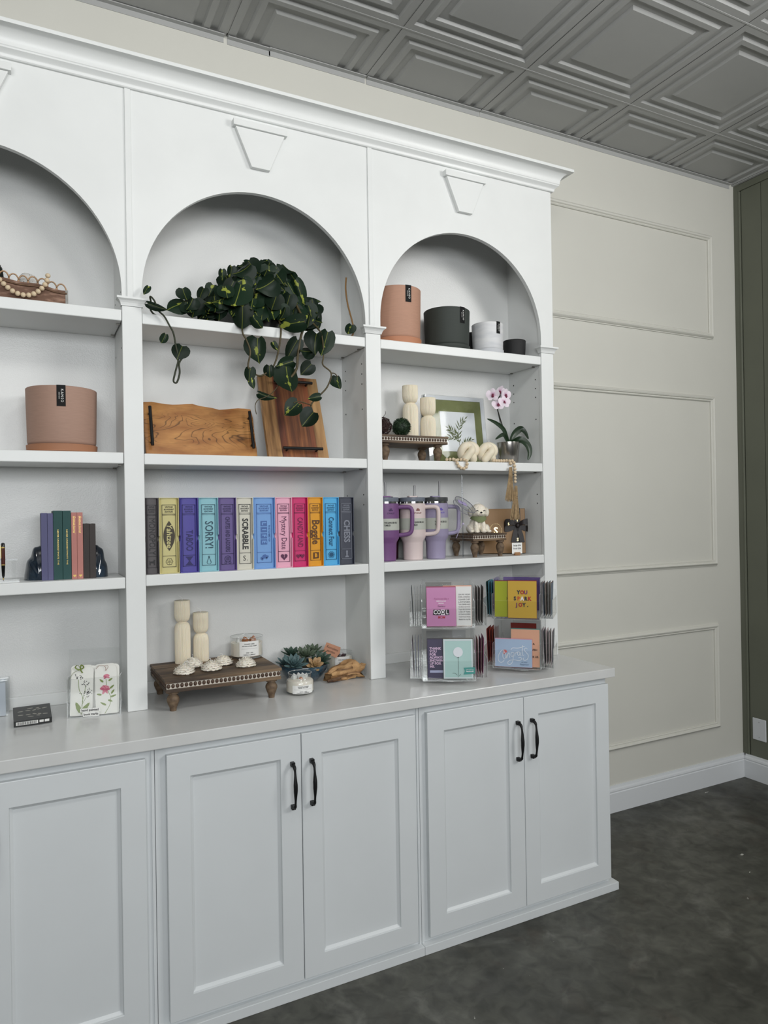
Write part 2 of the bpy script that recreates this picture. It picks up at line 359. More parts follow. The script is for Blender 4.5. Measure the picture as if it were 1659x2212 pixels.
# ------------------------------------------------------------------ ceiling: tiles with two square grooves, in a lay-in grid
ceiling = struct('ceiling', MB().box(XL, XR, YF, 0, ZC + 0.05, ZC + 0.12), M_gap)
def tile_mesh(y_cut=None):
    h = 0.2985; D = 0.010
    ticks = [(-h, 0), (-0.268, 0), (-0.262, D), (-0.238, D), (-0.230, 0), (-0.208, 0), (-0.202, D), (-0.172, D), (-0.162, 0)]
    rings = [(-t[0], t[1]) for t in ticks]; mb = MB(); vs = []
    for (r_, d) in rings:
        vs += [(-r_, -r_, d), (r_, -r_, d), (r_, r_, d), (-r_, r_, d)]
    if y_cut is not None:
        vs = [(x, min(y_, y_cut), z) for (x, y_, z) in vs]
    fs = []
    for k in range(len(rings) - 1):
        for j in range(4):
            a, b = k * 4 + j, k * 4 + (j + 1) % 4
            fs.append((b, a, a + 4, b + 4))
    e = (len(rings) - 1) * 4; fs.append((e + 3, e + 2, e + 1, e)); mb.add(vs, fs)
    if y_cut is not None:     # the cut rows keep their grooves running out to the wall
        mb = MB()
        def hgt(x, y_):
            q = max(abs(x), abs(y_) if y_ < 0 else 0)
            for (a, za), (b, zb) in zip(rings[:-1], rings[1:]):
                if b <= q <= a: return za + (zb - za) * (a - q) / (a - b)
            return 0.0
        X = sorted([-a for a, _ in rings] + [a for a, _ in rings]); Y = sorted([-a for a, _ in rings]) + [y_cut]
        vs = [(x, y_, hgt(x, y_)) for y_ in Y for x in X]; nx = len(X)
        fs = [(j * nx + i, (j + 1) * nx + i, (j + 1) * nx + i + 1, j * nx + i + 1) for j in range(len(Y) - 1) for i in range(nx - 1)]
        mb.add(vs, fs)
    return mb.mesh('ceiling_tile', M_tile)
T_full = tile_mesh(); GX = [0.7005 + 0.6025 * k for k in range(-7, 6)]; Y0 = -0.350
T_cut = tile_mesh(0.0 - (Y0 + 0.30125) - 0.002)
cols = [0.7005 + 0.6025 * k + 0.30125 for k in range(-6, 5)]
for cx in cols:
    if cx > XR: continue
    link('ceiling_tile', T_cut, ceiling, (cx, Y0 + 0.30125, ZC + 0.003))
    for r_ in range(9):
        link('ceiling_tile', T_full, ceiling, (cx, Y0 - 0.30125 - 0.6025 * r_, ZC + 0.003))
for k in range(-6, 5):
    x = 0.7005 + 0.6025 * k
    if x < XR - 0.05: part('grid_runner', MB().box(x - 0.0022, x + 0.0022, YF, -0.022, ZC + 0.0045, ZC + 0.02), M_grid, ceiling)
for r_ in range(0, 10):
    y = Y0 - 0.6025 * r_
    part('grid_runner', MB().box(XL, XR, y - 0.0032, y + 0.0032, ZC + 0.0018, ZC + 0.02), M_grid, ceiling)
for (a, b, dz) in [(XL, 0.69, 0), (0.705, 0.88, -0.002), (0.875, 1.305, 0.001), (1.312, 1.90, -0.001), (1.905, 2.51, 0.001), (2.515, 3.66, 0)]:
    part('wall_angle', MB().box(a, b, -0.021, 0.0, ZC - 0.003 + dz, ZC + 0.0005 + dz).box(a, b, -0.0025, 0.0, ZC - 0.024 + dz, ZC - 0.003 + dz), M_grid, ceiling)
part('wall_angle', MB().box(XR - 0.022, XR, YF, 0, ZC - 0.004, ZC), M_grid, ceiling)

# ================================================================== BUILT-IN
YU = -0.2568; ZT = 0.914
PIL = [(-0.636, -0.571), (0.2657, 0.3298), (1.1674, 1.2331), (2.0376, 2.1065)]
bk = thing('arched_bookcase', 'white built-in bookcase with three arched bays and crown moulding above the counter', 'bookcase', (0, 0, ZT))
def zz(z): return z - ZT
def bpart(name, mb, m=None, **k): return part(name, mb.xf(Matrix.Translation((0, 0, -ZT))), m or M_white, bk, **k)
bays = [(PIL[i][1], PIL[i + 1][0]) for i in range(3)]
for (a, b) in bays:
    bpart('back_panel', MB().box(a - 0.004, b + 0.004, -0.014, -0.001, ZT, 3.05), M_back)
    bpart('back_cleat', MB().box(a, b, -0.030, -0.014, ZT, 0.9565), M_white, bevel=0.002)
for i, (a, b) in enumerate(PIL):
    bpart('divider', MB().box(a + 0.003, b - 0.001 if i == 3 else b - 0.003, -0.2375, -0.0005, ZT, 3.05))
    p = bpart('pilaster', MB().box(a, b, YU, -0.238, ZT + 0.0005, 2.2727), bevel=0.002)
    # flared capital
    pr = [(0, 2.2727), (0.003, 2.2727), (0.004, 2.277), (0.006, 2.283), (0.010, 2.289), (0.015, 2.293), (0.017, 2.294), (0.017, 2.3005), (0, 2.3005)]
    vs = []; n = len(pr)
    for (o_, z) in pr: vs += [(a - o_, -0.238, z), (a - o_, YU - o_, z), (b + o_, YU - o_, z), (b + o_, -0.238, z)]
    fs = []
    for k in range(n - 1):
        for j in range(3): fs.append((k * 4 + j, k * 4 + j + 1, k * 4 + 4 + j + 1, k * 4 + 4 + j))
    e = (n - 2) * 4; fs.append((e, e + 1, e + 2, e + 3)); fs.append((3, 2, 1, 0))
    c = part('capital', MB().add(vs, fs).xf(Matrix.Translation((0, 0, -ZT))), M_white, p)
    cx = (a + b) / 2 - 0.006
    s_ = bpart('cover_strip', MB().box(cx - 0.0095, cx + 0.0095, YU - 0.006, YU, 2.3005, 3.0035), bevel=0.0015) if i in (1, 2) else None
edges = [PIL[0][0], (PIL[1][0] + PIL[1][1]) / 2, (PIL[2][0] + PIL[2][1]) / 2, PIL[3][1]]
for bi, (a, b) in enumerate(bays):
    r_ = (b - a) / 2; cx = (a + b) / 2; z0 = 2.737 - r_; L0, R0 = edges[bi] + 0.0003, edges[bi + 1] - 0.0003; top = 3.05; zb = 2.273
    N = 48; A = [(cx - r_ * math.cos(PI * k / N), z0 + r_ * math.sin(PI * k / N)) for k in range(N + 1)]
    mb = MB()
    for (y_, fl) in ((YU, False), (-0.238, True)):
        for k in range(N):
            q = [(A[k][0], y_, A[k][1]), (A[k + 1][0], y_, A[k + 1][1]), (A[k + 1][0], y_, top), (A[k][0], y_, top)]
            mb.add(q, [(0, 1, 2, 3)] if not fl else [(3, 2, 1, 0)])
        for (u0, u1) in ((L0, a), (b, R0)):
            q = [(u0, y_, zb), (u1, y_, zb), (u1, y_, top), (u0, y_, top)]; mb.add(q, [(0, 1, 2, 3)] if not fl else [(3, 2, 1, 0)])
    for k in range(N):
        mb.add([(A[k][0], YU, A[k][1]), (A[k + 1][0], YU, A[k + 1][1]), (A[k + 1][0], -0.238, A[k + 1][1]), (A[k][0], -0.238, A[k][1])], [(3, 2, 1, 0)])
    mb.add([(a, YU, zb), (a, -0.238, zb), (a, -0.238, z0), (a, YU, z0)], [(3, 2, 1, 0)])
    mb.add([(b, YU, zb), (b, -0.238, zb), (b, -0.238, z0), (b, YU, z0)], [(0, 1, 2, 3)])
    mb.add([(R0, YU, zb), (R0, -0.238, zb), (R0, -0.238, top), (R0, YU, top)], [(0, 1, 2, 3)])
    mb.add([(L0, YU, zb), (L0, -0.238, zb), (L0, -0.238, top), (L0, YU, top)], [(3, 2, 1, 0)])
    ap = bpart('arch_panel', mb)
    ks = MB().prism([(cx - 0.034, 2.822), (cx + 0.034, 2.822), (cx + 0.0915, 2.958), (cx - 0.0915, 2.958)], YU - 0.018, YU - 0.0003)
    part('keystone', ks.xf(Matrix.Translation((0, 0, -ZT))), M_white, ap, bevel=0.0015)
    part('keystone_cap', MB().box(cx - 0.1005, cx + 0.1005, YU - 0.026, YU - 0.0003, 2.9585, 2.982).xf(Matrix.Translation((0, 0, -ZT))), M_white, ap, bevel=0.0015)
shelf_z = [(2.2592, 1.7813, 1.3640), (2.2558, 1.7796, 1.3677), (2.2558, 1.7777, 1.3694)]
M_pin = mat('shelf pin metal', rgb(120, 118, 112), 0.35, metal=0.9); M_hole = mat('drilled hole', rgb(30, 30, 30), 0.9)
for bi, (a, b) in enumerate(bays):
    for z in shelf_z[bi]:
        sh = bpart('shelf', MB().box(a + 0.001, b - 0.001, -0.2545, -0.0145, z - 0.0375, z), bevel=0.003)
        for yy in (-0.21, -0.05):
            part('shelf_pin', MB().box(b - 0.014, b - 0.002, yy - 0.003, yy + 0.003, z - 0.0415 - ZT, z - 0.0380 - ZT), M_pin, sh)
    for k, z in enumerate([2.16, 2.12, 2.08, 1.98, 1.64, 1.60] if bi else [2.33, 2.14]):
        for yy in (-0.21, -0.05):
            bpart('pin_hole', MB().lathe([(0.003, 0), (0.003, 0.0006)], 10).xf(Matrix.Translation((b + 0.0028, yy, z)) @ Matrix.Rotation(-PI / 2, 4, 'Y')), M_hole)
    bpart('top_board', MB().box(a - 0.003, b + 0.003, -0.237, -0.0145, 3.03, 3.05))
# crown moulding, mitred at both ends
cp = [(0.0, 3.003), (0.008, 3.003), (0.011, 3.006), (0.012, 3.013), (0.014, 3.017), (0.019, 3.021), (0.0235, 3.0245), (0.0265, 3.0265), (0.0265, 3.0315), (0.0285, 3.034)]
cp += [(0.0695 - 0.041 * math.cos(t), 3.036 + 0.0415 * math.sin(t)) for t in [PI / 2 * k / 9 for k in range(10)]] + [(0.0738, 3.0775), (0.0738, 3.0895), (0.0, 3.0895)]
vs = []; n = len(cp); xl, xr = PIL[0][0], PIL[3][1] + 0.0003
for (o_, z) in cp: vs += [(xl - o_, -0.0005, z), (xl - o_, YU - o_ - 0.0003, z), (xr + o_, YU - o_ - 0.0003, z), (xr + o_, -0.0005, z)]
fs = []
for k in range(n - 1):
    for j in range(3): fs.append((k * 4 + j, k * 4 + j + 1, k * 4 + 4 + j + 1, k * 4 + 4 + j))
fs.append((n * 4 - 4, n * 4 - 3, n * 4 - 2, n * 4 - 1))
cm = bpart('crown_moulding', MB().add(vs, fs), smooth=28)

# counter and base cabinets
ct = part('countertop', MB().box(-0.66, 2.1233, -0.5847, -0.0005, 0.8774, ZT), M_top, None, bevel=0.0025)
tag(ct, 'long white painted countertop with a thick square front edge', 'countertop')
handle_pts = [(0, 0, -0.069), (0, -0.012, -0.068), (0, -0.026, -0.062), (0, -0.031, -0.045), (0, -0.033, -0.02), (0, -0.034, 0.0), (0, -0.033, 0.02), (0, -0.031, 0.045), (0, -0.026, 0.062), (0, -0.012, 0.068), (0, 0, 0.069)]
def handle_mesh():
    mb = MB(); P = smoothpts(handle_pts, 4); rs = []
    for p in P:
        t = abs(p.z) / 0.069; rs.append(0.0070 if t < 0.15 else 0.0070 - 0.0032 * min(1, (t - 0.15) / 0.45) if t < 0.85 else 0.0050 + 0.0015 * (t - 0.85) / 0.15)
    mb.tube(P, rs, 8, up=(1, 0, 0))
    for s_ in (-1, 1): mb.box(-0.006, 0.006, -0.016, 0, s_ * 0.069 - 0.0065, s_ * 0.069 + 0.0065)
    return mb.mesh('handle', M_black, 50)
HM = handle_mesh()
def door(parent, x0, x1, hx, ox):
    z0, z1 = 0.0503, 0.8498; y0 = -0.5687; t = 0.019; fw = 0.070; fb = 0.070
    a0, a1, b0, b1 = x0 + fw, x1 - fw, z0 + fb, z1 - fb - 0.003; s_ = 0.010
    mb = MB()
    O = [(x0, z0), (x1, z0), (x1, z1), (x0, z1)]; I = [(a0, b0), (a1, b0), (a1, b1), (a0, b1)]; J = [(a0 + s_, b0 + s_), (a1 - s_, b0 + s_), (a1 - s_, b1 - s_), (a0 + s_, b1 - s_)]
    vs = [(p[0], y0, p[1]) for p in O] + [(p[0], y0, p[1]) for p in I] + [(p[0], y0 + 0.0060, p[1]) for p in I] + [(p[0], y0 + 0.0125, p[1]) for p in J] + [(p[0], y0 + t, p[1]) for p in O]
    fs = []
    for k in range(4):
        j = (k + 1) % 4
        fs += [(k, j, 4 + j, 4 + k), (4 + k, 4 + j, 8 + j, 8 + k), (8 + k, 8 + j, 12 + j, 12 + k), (j, k, 16 + k, 16 + j)]
    fs.append((19, 18, 17, 16)); mb.add(vs, fs)
    d = part('door', mb.xf(Matrix.Translation((-ox, 0, 0))), M_base, parent, bevel=0.002)
    part('door_panel', MB().box(a0 + s_ - 0.002, a1 - s_ + 0.002, y0 + 0.0120, y0 + 0.0175, b0 + s_ - 0.002, b1 - s_ + 0.002).xf(Matrix.Translation((-ox, 0, 0))), M_base, d)
    link('handle', HM, d, (hx - ox, y0 - 0.0002, 0.690))
units = [(-0.62, 0.3025, [(-0.585, -0.1545, -0.187), (-0.1515, 0.275, -0.119)], 'base cabinet under the bay with the pair of green books, cut by the photo edge'),
         (0.3025, 1.208, [(0.335, 0.7595, 0.7275), (0.762, 1.188, 0.794)], 'middle white base cabinet below the row of coloured game boxes, two panelled doors'),
         (1.208, 2.102, [(1.2357, 1.663, 1.631), (1.6655, 2.0989, 1.699)], 'end white base cabinet beside the bare wall, below the two card spinners')]
for i, (a, b, doors, lab) in enumerate(units):
    ox = (a + b) / 2; t = thing('base_cabinet', lab, 'cabinet', (ox, 0, 0), group='white two-door base cabinets')
    def up_(name, mb, **k): return part(name, mb.xf(Matrix.Translation((-ox, 0, 0))), M_base, t, **k)
    up_('body', MB().box(a + 0.0005, b - 0.0005, -0.530, -0.0005, 0.0315, 0.8772))
    up_('face_frame', MB().box(a + 0.0005, b - 0.0005, -0.5495, -0.5305, 0.0315, 0.8772), bevel=0.001)
    if i > 0: up_('joint_strip', MB().box(a + 0.001, a + 0.0095, -0.5545, -0.5498, 0.0315, 0.8765))
    if i < 2: up_('joint_strip', MB().box(b - 0.0095, b - 0.001, -0.5545, -0.5498, 0.0315, 0.8765))
    up_('plinth', MB().box(a + 0.0005, b - 0.0005 + (0.0300 if i == 2 else 0), -0.5769, -0.0165, 0.0, 0.0313), bevel=0.0015)
    for (x0, x1, hx) in doors: door(t, x0, x1, hx, ox)

# ================================================================== MIDDLE BAY
S1, S2, S3 = 2.2558, 1.7796, 1.3677
# ---- trailing philodendron
def leaf_mat():
    m = bpy.data.materials.new('variegated leaf'); m.use_nodes = True; nt = m.node_tree; p = nt.nodes['Principled BSDF']; L = nt.links.new
    tc = nt.nodes.new('ShaderNodeTexCoord'); oi = nt.nodes.new('ShaderNodeObjectInfo'); sx = nt.nodes.new('ShaderNodeSeparateXYZ'); L(tc.outputs['Object'], sx.inputs[0])
    def mth(op, a, b=None, c=None, clamp=False):
        n = nt.nodes.new('ShaderNodeMath'); n.operation = op; n.use_clamp = clamp
        for i_, q in enumerate((a, b, c)):
            if q is None: continue
            if isinstance(q, (int, float)): n.inputs[i_].default_value = q
            else: L(q, n.inputs[i_])
        return n.outputs[0]
    nz = nt.nodes.new('ShaderNodeTexNoise'); nz.noise_dimensions = '4D'; nz.inputs['Scale'].default_value = 2.6; nz.inputs['Detail'].default_value = 3; L(tc.outputs['Object'], nz.inputs['Vector']); L(mth('MULTIPLY', oi.outputs['Random'], 40.0), nz.inputs['W'])
    ax = mth('ABSOLUTE', sx.outputs['X']); nn = mth('SUBTRACT', nz.outputs['Fac'], 0.56, clamp=True)
    width = mth('MULTIPLY_ADD', mth('MULTIPLY', nn, mth('GREATER_THAN', oi.outputs['Random'], 0.35)), 1.6, 0.014)
    mask = mth('MULTIPLY_ADD', mth('SUBTRACT', width, ax), 30.0, 0.3, True)
    cr = nt.nodes.new('ShaderNodeMixRGB'); cr.inputs[1].default_value = rgb(20, 38, 24); cr.inputs[2].default_value = rgb(132, 140, 58); L(mask, cr.inputs[0])
    hs = nt.nodes.new('ShaderNodeHueSaturation'); L(cr.outputs[0], hs.inputs['Color']); L(mth('MULTIPLY_ADD', oi.outputs['Random'], 0.7, 0.6), hs.inputs['Value'])
    L(hs.outputs[0], p.inputs['Base Color']); p.inputs['Roughness'].default_value = 0.42; p.inputs['Specular IOR Level'].default_value = 0.22
    return m
M_leaf = leaf_mat(); M_vine = mat('vine', rgb(72, 62, 34), 0.6, noise=0.3, nscale=40); M_vine2 = mat('green vine', rgb(40, 46, 26), 0.6)
def leaf_mesh(curl, fold, seed):
    rr = random.Random(seed); T = [0, 0.05, 0.14, 0.28, 0.45, 0.62, 0.78, 0.9, 0.965, 1.0]; W = [0.20, 0.37, 0.47, 0.50, 0.475, 0.39, 0.25, 0.11, 0.035, 0.004]
    vs = []; fs = []; n = 5
    for t, w_ in zip(T, W):
        for k in range(n):
            u = (k - 2) / 2.0; x = u * w_; z = 0.42 - 0.92 * t
            z += 0.10 * abs(u) ** 1.5 * max(0, 1 - t / 0.25) - (0.02 if (k == 2 and t == 0) else 0)
            y = fold * abs(u) * w_ - curl * (t - 0.3) ** 2 + 0.02 * math.sin(5 * t + 3 * u + seed) * abs(u)
            vs.append((x, y, z))
    for j in range(len(T) - 1):
        for k in range(n - 1): a = j * n + k; fs.append((a, a + n, a + n + 1, a + 1))
    return MB().add(vs, fs).mesh('leaf', M_leaf, 80)
leafs = [leaf_mesh(0.25, 0.35, 1), leaf_mesh(-0.25, 0.25, 2), leaf_mesh(0.5, 0.55, 3)]
PL = Vector((0.78, -0.125, S1))
plant = thing('trailing_philodendron', 'dark green heart-leaved trailing plant with yellow streaks, spilling over the top shelf', 'plant', PL)
part('plant_pot', MB().lathe([(0.06, 0.0006), (0.075, 0.05), (0.085, 0.11), (0.087, 0.118), (0.080, 0.118), (0.078, 0.10), (0, 0.098)], 32), mat('dark plastic pot', rgb(28, 30, 28), 0.5), plant, smooth=40)
LV = [(0.663,-0.25,2.358,0.109,0.09,-10),(0.705,-0.22,2.437,0.079,0.074,-60),(0.77,-0.25,2.408,0.079,0.086,-55),(0.671,-0.275,2.272,0.092,0.072,0),(0.845,-0.308,2.262,0.101,0.063,-85),(0.721,-0.285,2.158,0.094,0.079,0),(0.83,-0.3,2.06,0.114,0.09,0),(0.855,-0.28,2.176,0.088,0.056,-30),(0.937,-0.3,2.201,0.079,0.069,-3),(0.983,-0.285,2.208,0.106,0.063,-15),(0.908,-0.285,2.106,0.058,0.052,-45),(1.033,-0.285,2.062,0.059,0.047,0),(0.901,-0.31,1.917,0.073,0.067,-40),(0.841,-0.31,1.951,0.068,0.062,-45),(0.765,-0.285,2.084,0.051,0.039,0),(0.691,-0.285,2.068,0.056,0.039,-5),(0.46,-0.17,2.319,0.071,0.072,-60),(0.518,-0.19,2.308,0.076,0.072,0),(0.583,-0.2,2.338,0.112,0.072,-5),(0.547,-0.18,2.37,0.051,0.044,-20),(0.911,-0.22,2.411,0.103,0.05,20),(0.843,-0.2,2.467,0.081,0.058,35),(0.968,-0.2,2.394,0.067,0.036,80),(0.9,-0.24,2.339,0.103,0.058,20),(0.799,-0.25,2.351,0.079,0.069,-20),(0.812,-0.15,2.527,0.054,0.035,70),(0.827,-0.28,2.119,0.069,0.049,-70),(0.982,-0.22,2.305,0.077,0.036,0),(0.449,-0.28,2.129,0.056,0.058,-20),(0.395,-0.28,2.168,0.042,0.026,-25),(0.372,-0.297,2.270,0.070,0.026,72),(0.340,-0.290,2.325,0.041,0.021,-25),(0.717,-0.306,2.251,0.066,0.036,35),(0.663,-0.16,2.47,0.048,0.034,-10),(0.732,-0.13,2.516,0.059,0.035,-80),(0.633,-0.15,2.459,0.042,0.029,0),(0.782,-0.2,2.464,0.081,0.041,60),(0.882,-0.2,2.429,0.065,0.041,30),(0.911,-0.28,2.171,0.064,0.046,-80),(0.746,-0.12,2.527,0.043,0.029,80),(0.586,-0.17,2.391,0.047,0.045,-20),(0.825,-0.275,2.304,0.058,0.034,-10),(1.125,-0.20,2.293,0.046,0.043,-20),(0.934,-0.3,1.999,0.053,0.029,-75),(0.748,-0.3,1.993,0.066,0.028,75),(0.699,-0.29,2.037,0.041,0.025,10),(0.789,-0.28,2.18,0.036,0.022,30),(0.882,-0.17,2.509,0.06,0.036,40),(0.882,-0.275,2.276,0.064,0.034,-20),(0.935,-0.25,2.296,0.059,0.041,-10),(0.63,-0.2,2.396,0.057,0.045,-10),(0.608,-0.2,2.305,0.068,0.051,0),(0.756,-0.24,2.312,0.074,0.052,-10),(0.732,-0.23,2.348,0.078,0.062,0),(0.848,-0.23,2.362,0.074,0.057,10),(0.65,-0.24,2.31,0.062,0.045,-10),(0.559,-0.19,2.312,0.066,0.05,0),(0.896,-0.18,2.48,0.059,0.041,30)]
for k in range(95):      # the inner and rear leaves of the dome
    a = R.uniform(-0.95, 0.95); t = R.random(); x = 0.765 + 0.215 * a; top = 2.275 + 0.235 * (1 - abs(a) ** 1.8)
    z = 2.302 + (top - 2.302) * math.sqrt(t); LV.append((x, R.uniform(-0.22, -0.085), z, R.uniform(0.065, 0.10), R.uniform(0.056, 0.08), R.uniform(-45, 45) + 30 * a))
for k in range(26):      # leaves low on the front of the dome
    LV.append((R.uniform(0.60, 0.97), R.uniform(-0.25, -0.215), R.uniform(2.29, 2.37), R.uniform(0.06, 0.09), R.uniform(0.055, 0.075), R.uniform(-30, 30)))
for k in range(8):
    LV.append((R.uniform(0.48, 0.62), R.uniform(-0.2, -0.1), R.uniform(2.305, 2.36), R.uniform(0.05, 0.07), R.uniform(0.045, 0.06), R.uniform(-30, 20)))
for i, (x, y, z, l, w_, a) in enumerate(LV):
    if i < 60: l *= 1.1; w_ *= 1.1
    if y > -0.262: z = max(z, S1 + 0.012 + 0.5 * l * abs(math.cos(math.radians(a))) + 0.25 * w_ * abs(math.sin(math.radians(a))))
    o = link('leaf', leafs[i % 3], plant)
    ph = math.radians(R.uniform(-38, 6)); pt = math.radians(R.uniform(-22, 18) + (-12 if z > 2.3 else 0))
    x = max(x, 0.335 + 0.42 * w_) if y > -0.262 else x
    o.matrix_local = Matrix.Translation(Vector((x, y, z)) - PL) @ Matrix.Rotation(ph, 4, 'Z') @ Matrix.Rotation(pt, 4, 'X') @ Matrix.Rotation(math.radians(-a), 4, 'Y') @ Matrix.Diagonal((w_, (l + w_) / 2, l, 1))
VN = [([(0.70,-0.17,2.264),(0.52,-0.18,2.262),(0.40,-0.20,2.264),(0.362,-0.240,2.270),(0.358,-0.268,2.288),(0.352,-0.290,2.304),(0.366,-0.290,2.290),(0.378,-0.280,2.264),(0.399,-0.275,2.247),(0.415,-0.275,2.219),(0.429,-0.275,2.192),(0.436,-0.275,2.153),(0.444,-0.275,2.105),(0.434,-0.275,2.061),(0.427,-0.275,2.028),(0.438,-0.275,2.024),(0.448,-0.275,2.057),(0.447,-0.275,2.091),(0.464,-0.275,2.117)], 0.0032, M_vine2),
      ([(0.72,-0.2,2.35),(0.68,-0.268,2.27),(0.669,-0.278,2.221),(0.684,-0.278,2.191),(0.697,-0.278,2.152),(0.688,-0.278,2.1),(0.703,-0.278,2.081),(0.729,-0.278,2.067),(0.756,-0.278,2.08)], 0.0032, M_vine),
      ([(0.88,-0.2,2.40),(0.899,-0.285,2.285),(0.887,-0.285,2.22),(0.875,-0.285,2.156),(0.869,-0.285,2.103),(0.846,-0.285,2.069)], 0.0045, M_vine),
      ([(0.93,-0.22,2.32),(0.968,-0.28,2.25),(0.975,-0.29,2.164),(0.971,-0.29,2.126),(1.005,-0.29,2.096),(0.99,-0.29,2.047),(0.961,-0.29,2.013),(0.926,-0.29,1.979),(0.917,-0.29,1.947)], 0.003, M_vine),
      ([(0.82,-0.22,2.31),(0.816,-0.27,2.248),(0.809,-0.27,2.185),(0.797,-0.27,2.136),(0.781,-0.27,2.099)], 0.0035, M_vine),
      ([(1.006,-0.288,2.097),(1.02,-0.288,2.096),(1.032,-0.288,2.085)], 0.0022, M_vine),
      ([(0.921,-0.295,1.97),(0.868,-0.31,1.978),(0.847,-0.31,1.972)], 0.0022, M_vine),
      ([(0.93,-0.15,2.29),(1.08,-0.17,2.264),(1.132,-0.185,2.268),(1.146,-0.19,2.29),(1.143,-0.19,2.324),(1.123,-0.19,2.396),(1.115,-0.19,2.457),(1.118,-0.19,2.503)], 0.0033, mat('brown bare vine', rgb(140, 104, 58), 0.6)),
      ([(0.80,-0.29,2.04),(0.769,-0.3,2.005),(0.743,-0.3,1.988),(0.716,-0.3,1.976),(0.705,-0.3,1.955),(0.709,-0.3,1.925)], 0.0016, M_vine)]
for pts, r_, m_ in VN: part('vine', MB().tube([Vector(p) - PL for p in smoothpts(pts, 5)], r_, 6), m_, plant, smooth=80)

# ---- two leaning serving boards
def olive_mat():
    m = bpy.data.materials.new('olive wood'); m.use_nodes = True; nt = m.node_tree; p = nt.nodes['Principled BSDF']; L = nt.links.new
    tc = nt.nodes.new('ShaderNodeTexCoord'); mp = nt.nodes.new('ShaderNodeMapping'); mp.inputs['Scale'].default_value = (0.30, 1, 1); L(tc.outputs['Object'], mp.inputs['Vector'])
    def noise(sc, d, dist=0.0):
        n = nt.nodes.new('ShaderNodeTexNoise'); n.inputs['Scale'].default_value = sc; n.inputs['Detail'].default_value = d; n.inputs['Distortion'].default_value = dist; L(mp.outputs['Vector'], n.inputs['Vector']); return n.outputs['Fac']
    def mth(op, a_, b_=None, c_=None):
        n = nt.nodes.new('ShaderNodeMath'); n.operation = op
        for i_, q in enumerate((a_, b_, c_)):
            if q is None: continue
            if isinstance(q, (int, float)): n.inputs[i_].default_value = q
            else: L(q, n.inputs[i_])
        return n.outputs[0]
    big = noise(11, 2.5, 0.8); saw = mth('FRACT', mth('MULTIPLY', big, 17.0))
    line = nt.nodes.new('ShaderNodeValToRGB'); e = line.color_ramp.elements; e[0].position = 0.0; e[0].color = (1, 1, 1, 1); e[1].position = 0.16; e[1].color = (0, 0, 0, 1); x = e.new(0.9); x.color = (0, 0, 0, 1); x = e.new(1.0); x.color = (0.7, 0.7, 0.7, 1); L(saw, line.inputs['Fac'])
    sx = nt.nodes.new('ShaderNodeSeparateXYZ'); L(tc.outputs['Object'], sx.inputs[0]); band = nt.nodes.new('ShaderNodeValToRGB'); e = band.color_ramp.elements; e[0].position = 0.15; e[0].color = (0, 0, 0, 1); e[1].position = 0.3; e[1].color = (1, 1, 1, 1); x = e.new(0.72); x.color = (1, 1, 1, 1); x = e.new(0.82); x.color = (0.15, 0.15, 0.15, 1); L(mth('MULTIPLY_ADD', sx.outputs['Z'], 4.7, mth('MULTIPLY_ADD', big, 0.3, -0.15)), band.inputs['Fac'])
    base = nt.nodes.new('ShaderNodeValToRGB'); e = base.color_ramp.elements; e[0].position = 0.3; e[0].color = rgb(138, 84, 40); e[1].position = 0.7; e[1].color = rgb(196, 142, 80); L(noise(24, 8), base.inputs['Fac'])
    mx = nt.nodes.new('ShaderNodeMixRGB'); mx.inputs[2].default_value = rgb(54, 30, 14); L(base.outputs[0], mx.inputs[1]); L(mth('MULTIPLY', line.outputs[0], mth('MULTIPLY_ADD', band.outputs[0], 0.8, 0.08)), mx.inputs[0])
    L(mx.outputs[0], p.inputs['Base Color']); p.inputs['Roughness'].default_value = 0.4; return m
M_olive = olive_mat()
def bar_handle(parent, name, a, b, off):
    a, b = Vector(a), Vector(b); d = (b - a).normalized(); mb = MB().tube([a, b], 0.0058, 10)
    for p in (a + d * 0.02, b - d * 0.02): mb.tube([p, p + Vector((0, off, 0))], 0.004, 8)
    return part(name, mb, M_black, parent, smooth=60)
t1 = math.radians(19.0); lo, th = 0.208, 0.019
ol = thing('olive_serving_board', 'wide olive wood serving board with swirling grain and two black bar handles', 'serving board', (0.566, -0.1045, S2 + th * math.sin(t1) + 0.0003)); ol.rotation_euler = (-t1, 0, 0)
poly = [(-0.206, 0), (0.205, 0)] + [(0.206 - 0.002 * math.sin(k), 0.03 + 0.045 * k) for k in range(4)] + [(0.2 - 0.025 * k, lo - 0.001 * k * (k < 6) + 0.004 * math.sin(k * 0.9) + (0.006 if k > 8 else 0)) for k in range(16)] + [(-0.205, lo + 0.006), (-0.207, 0.1)]
part('board', MB().prism(poly, 0, th), M_olive, ol, bevel=0.002)
for x in (-0.186, 0.186): bar_handle(ol, 'bar_handle', (x, -0.024, 0.03), (x, -0.024, 0.185), 0.0245)
t2 = math.radians(20.5); la = 0.358
ac = thing('acacia_serving_board', 'tall striped acacia serving board with black bar handles, half hidden by the trailing plant', 'serving board', (0.922, -0.1590, S2 + th * math.sin(t2) + 0.0003)); ac.rotation_euler = (-t2, 0, 0)
M_sap = wood_mat('pale sapwood', rgb(104, 72, 40), rgb(158, 118, 74), rgb(184, 146, 98), 'Z', 16, 4, 0.45, 70, (0.2, 0.5, 0.8), 0.08)
M_red = wood_mat('dark red heartwood', rgb(70, 32, 18), rgb(112, 58, 32), rgb(140, 80, 44), 'Z', 24, 4, 0.45, 80, (0.2, 0.5, 0.8), 0.06)
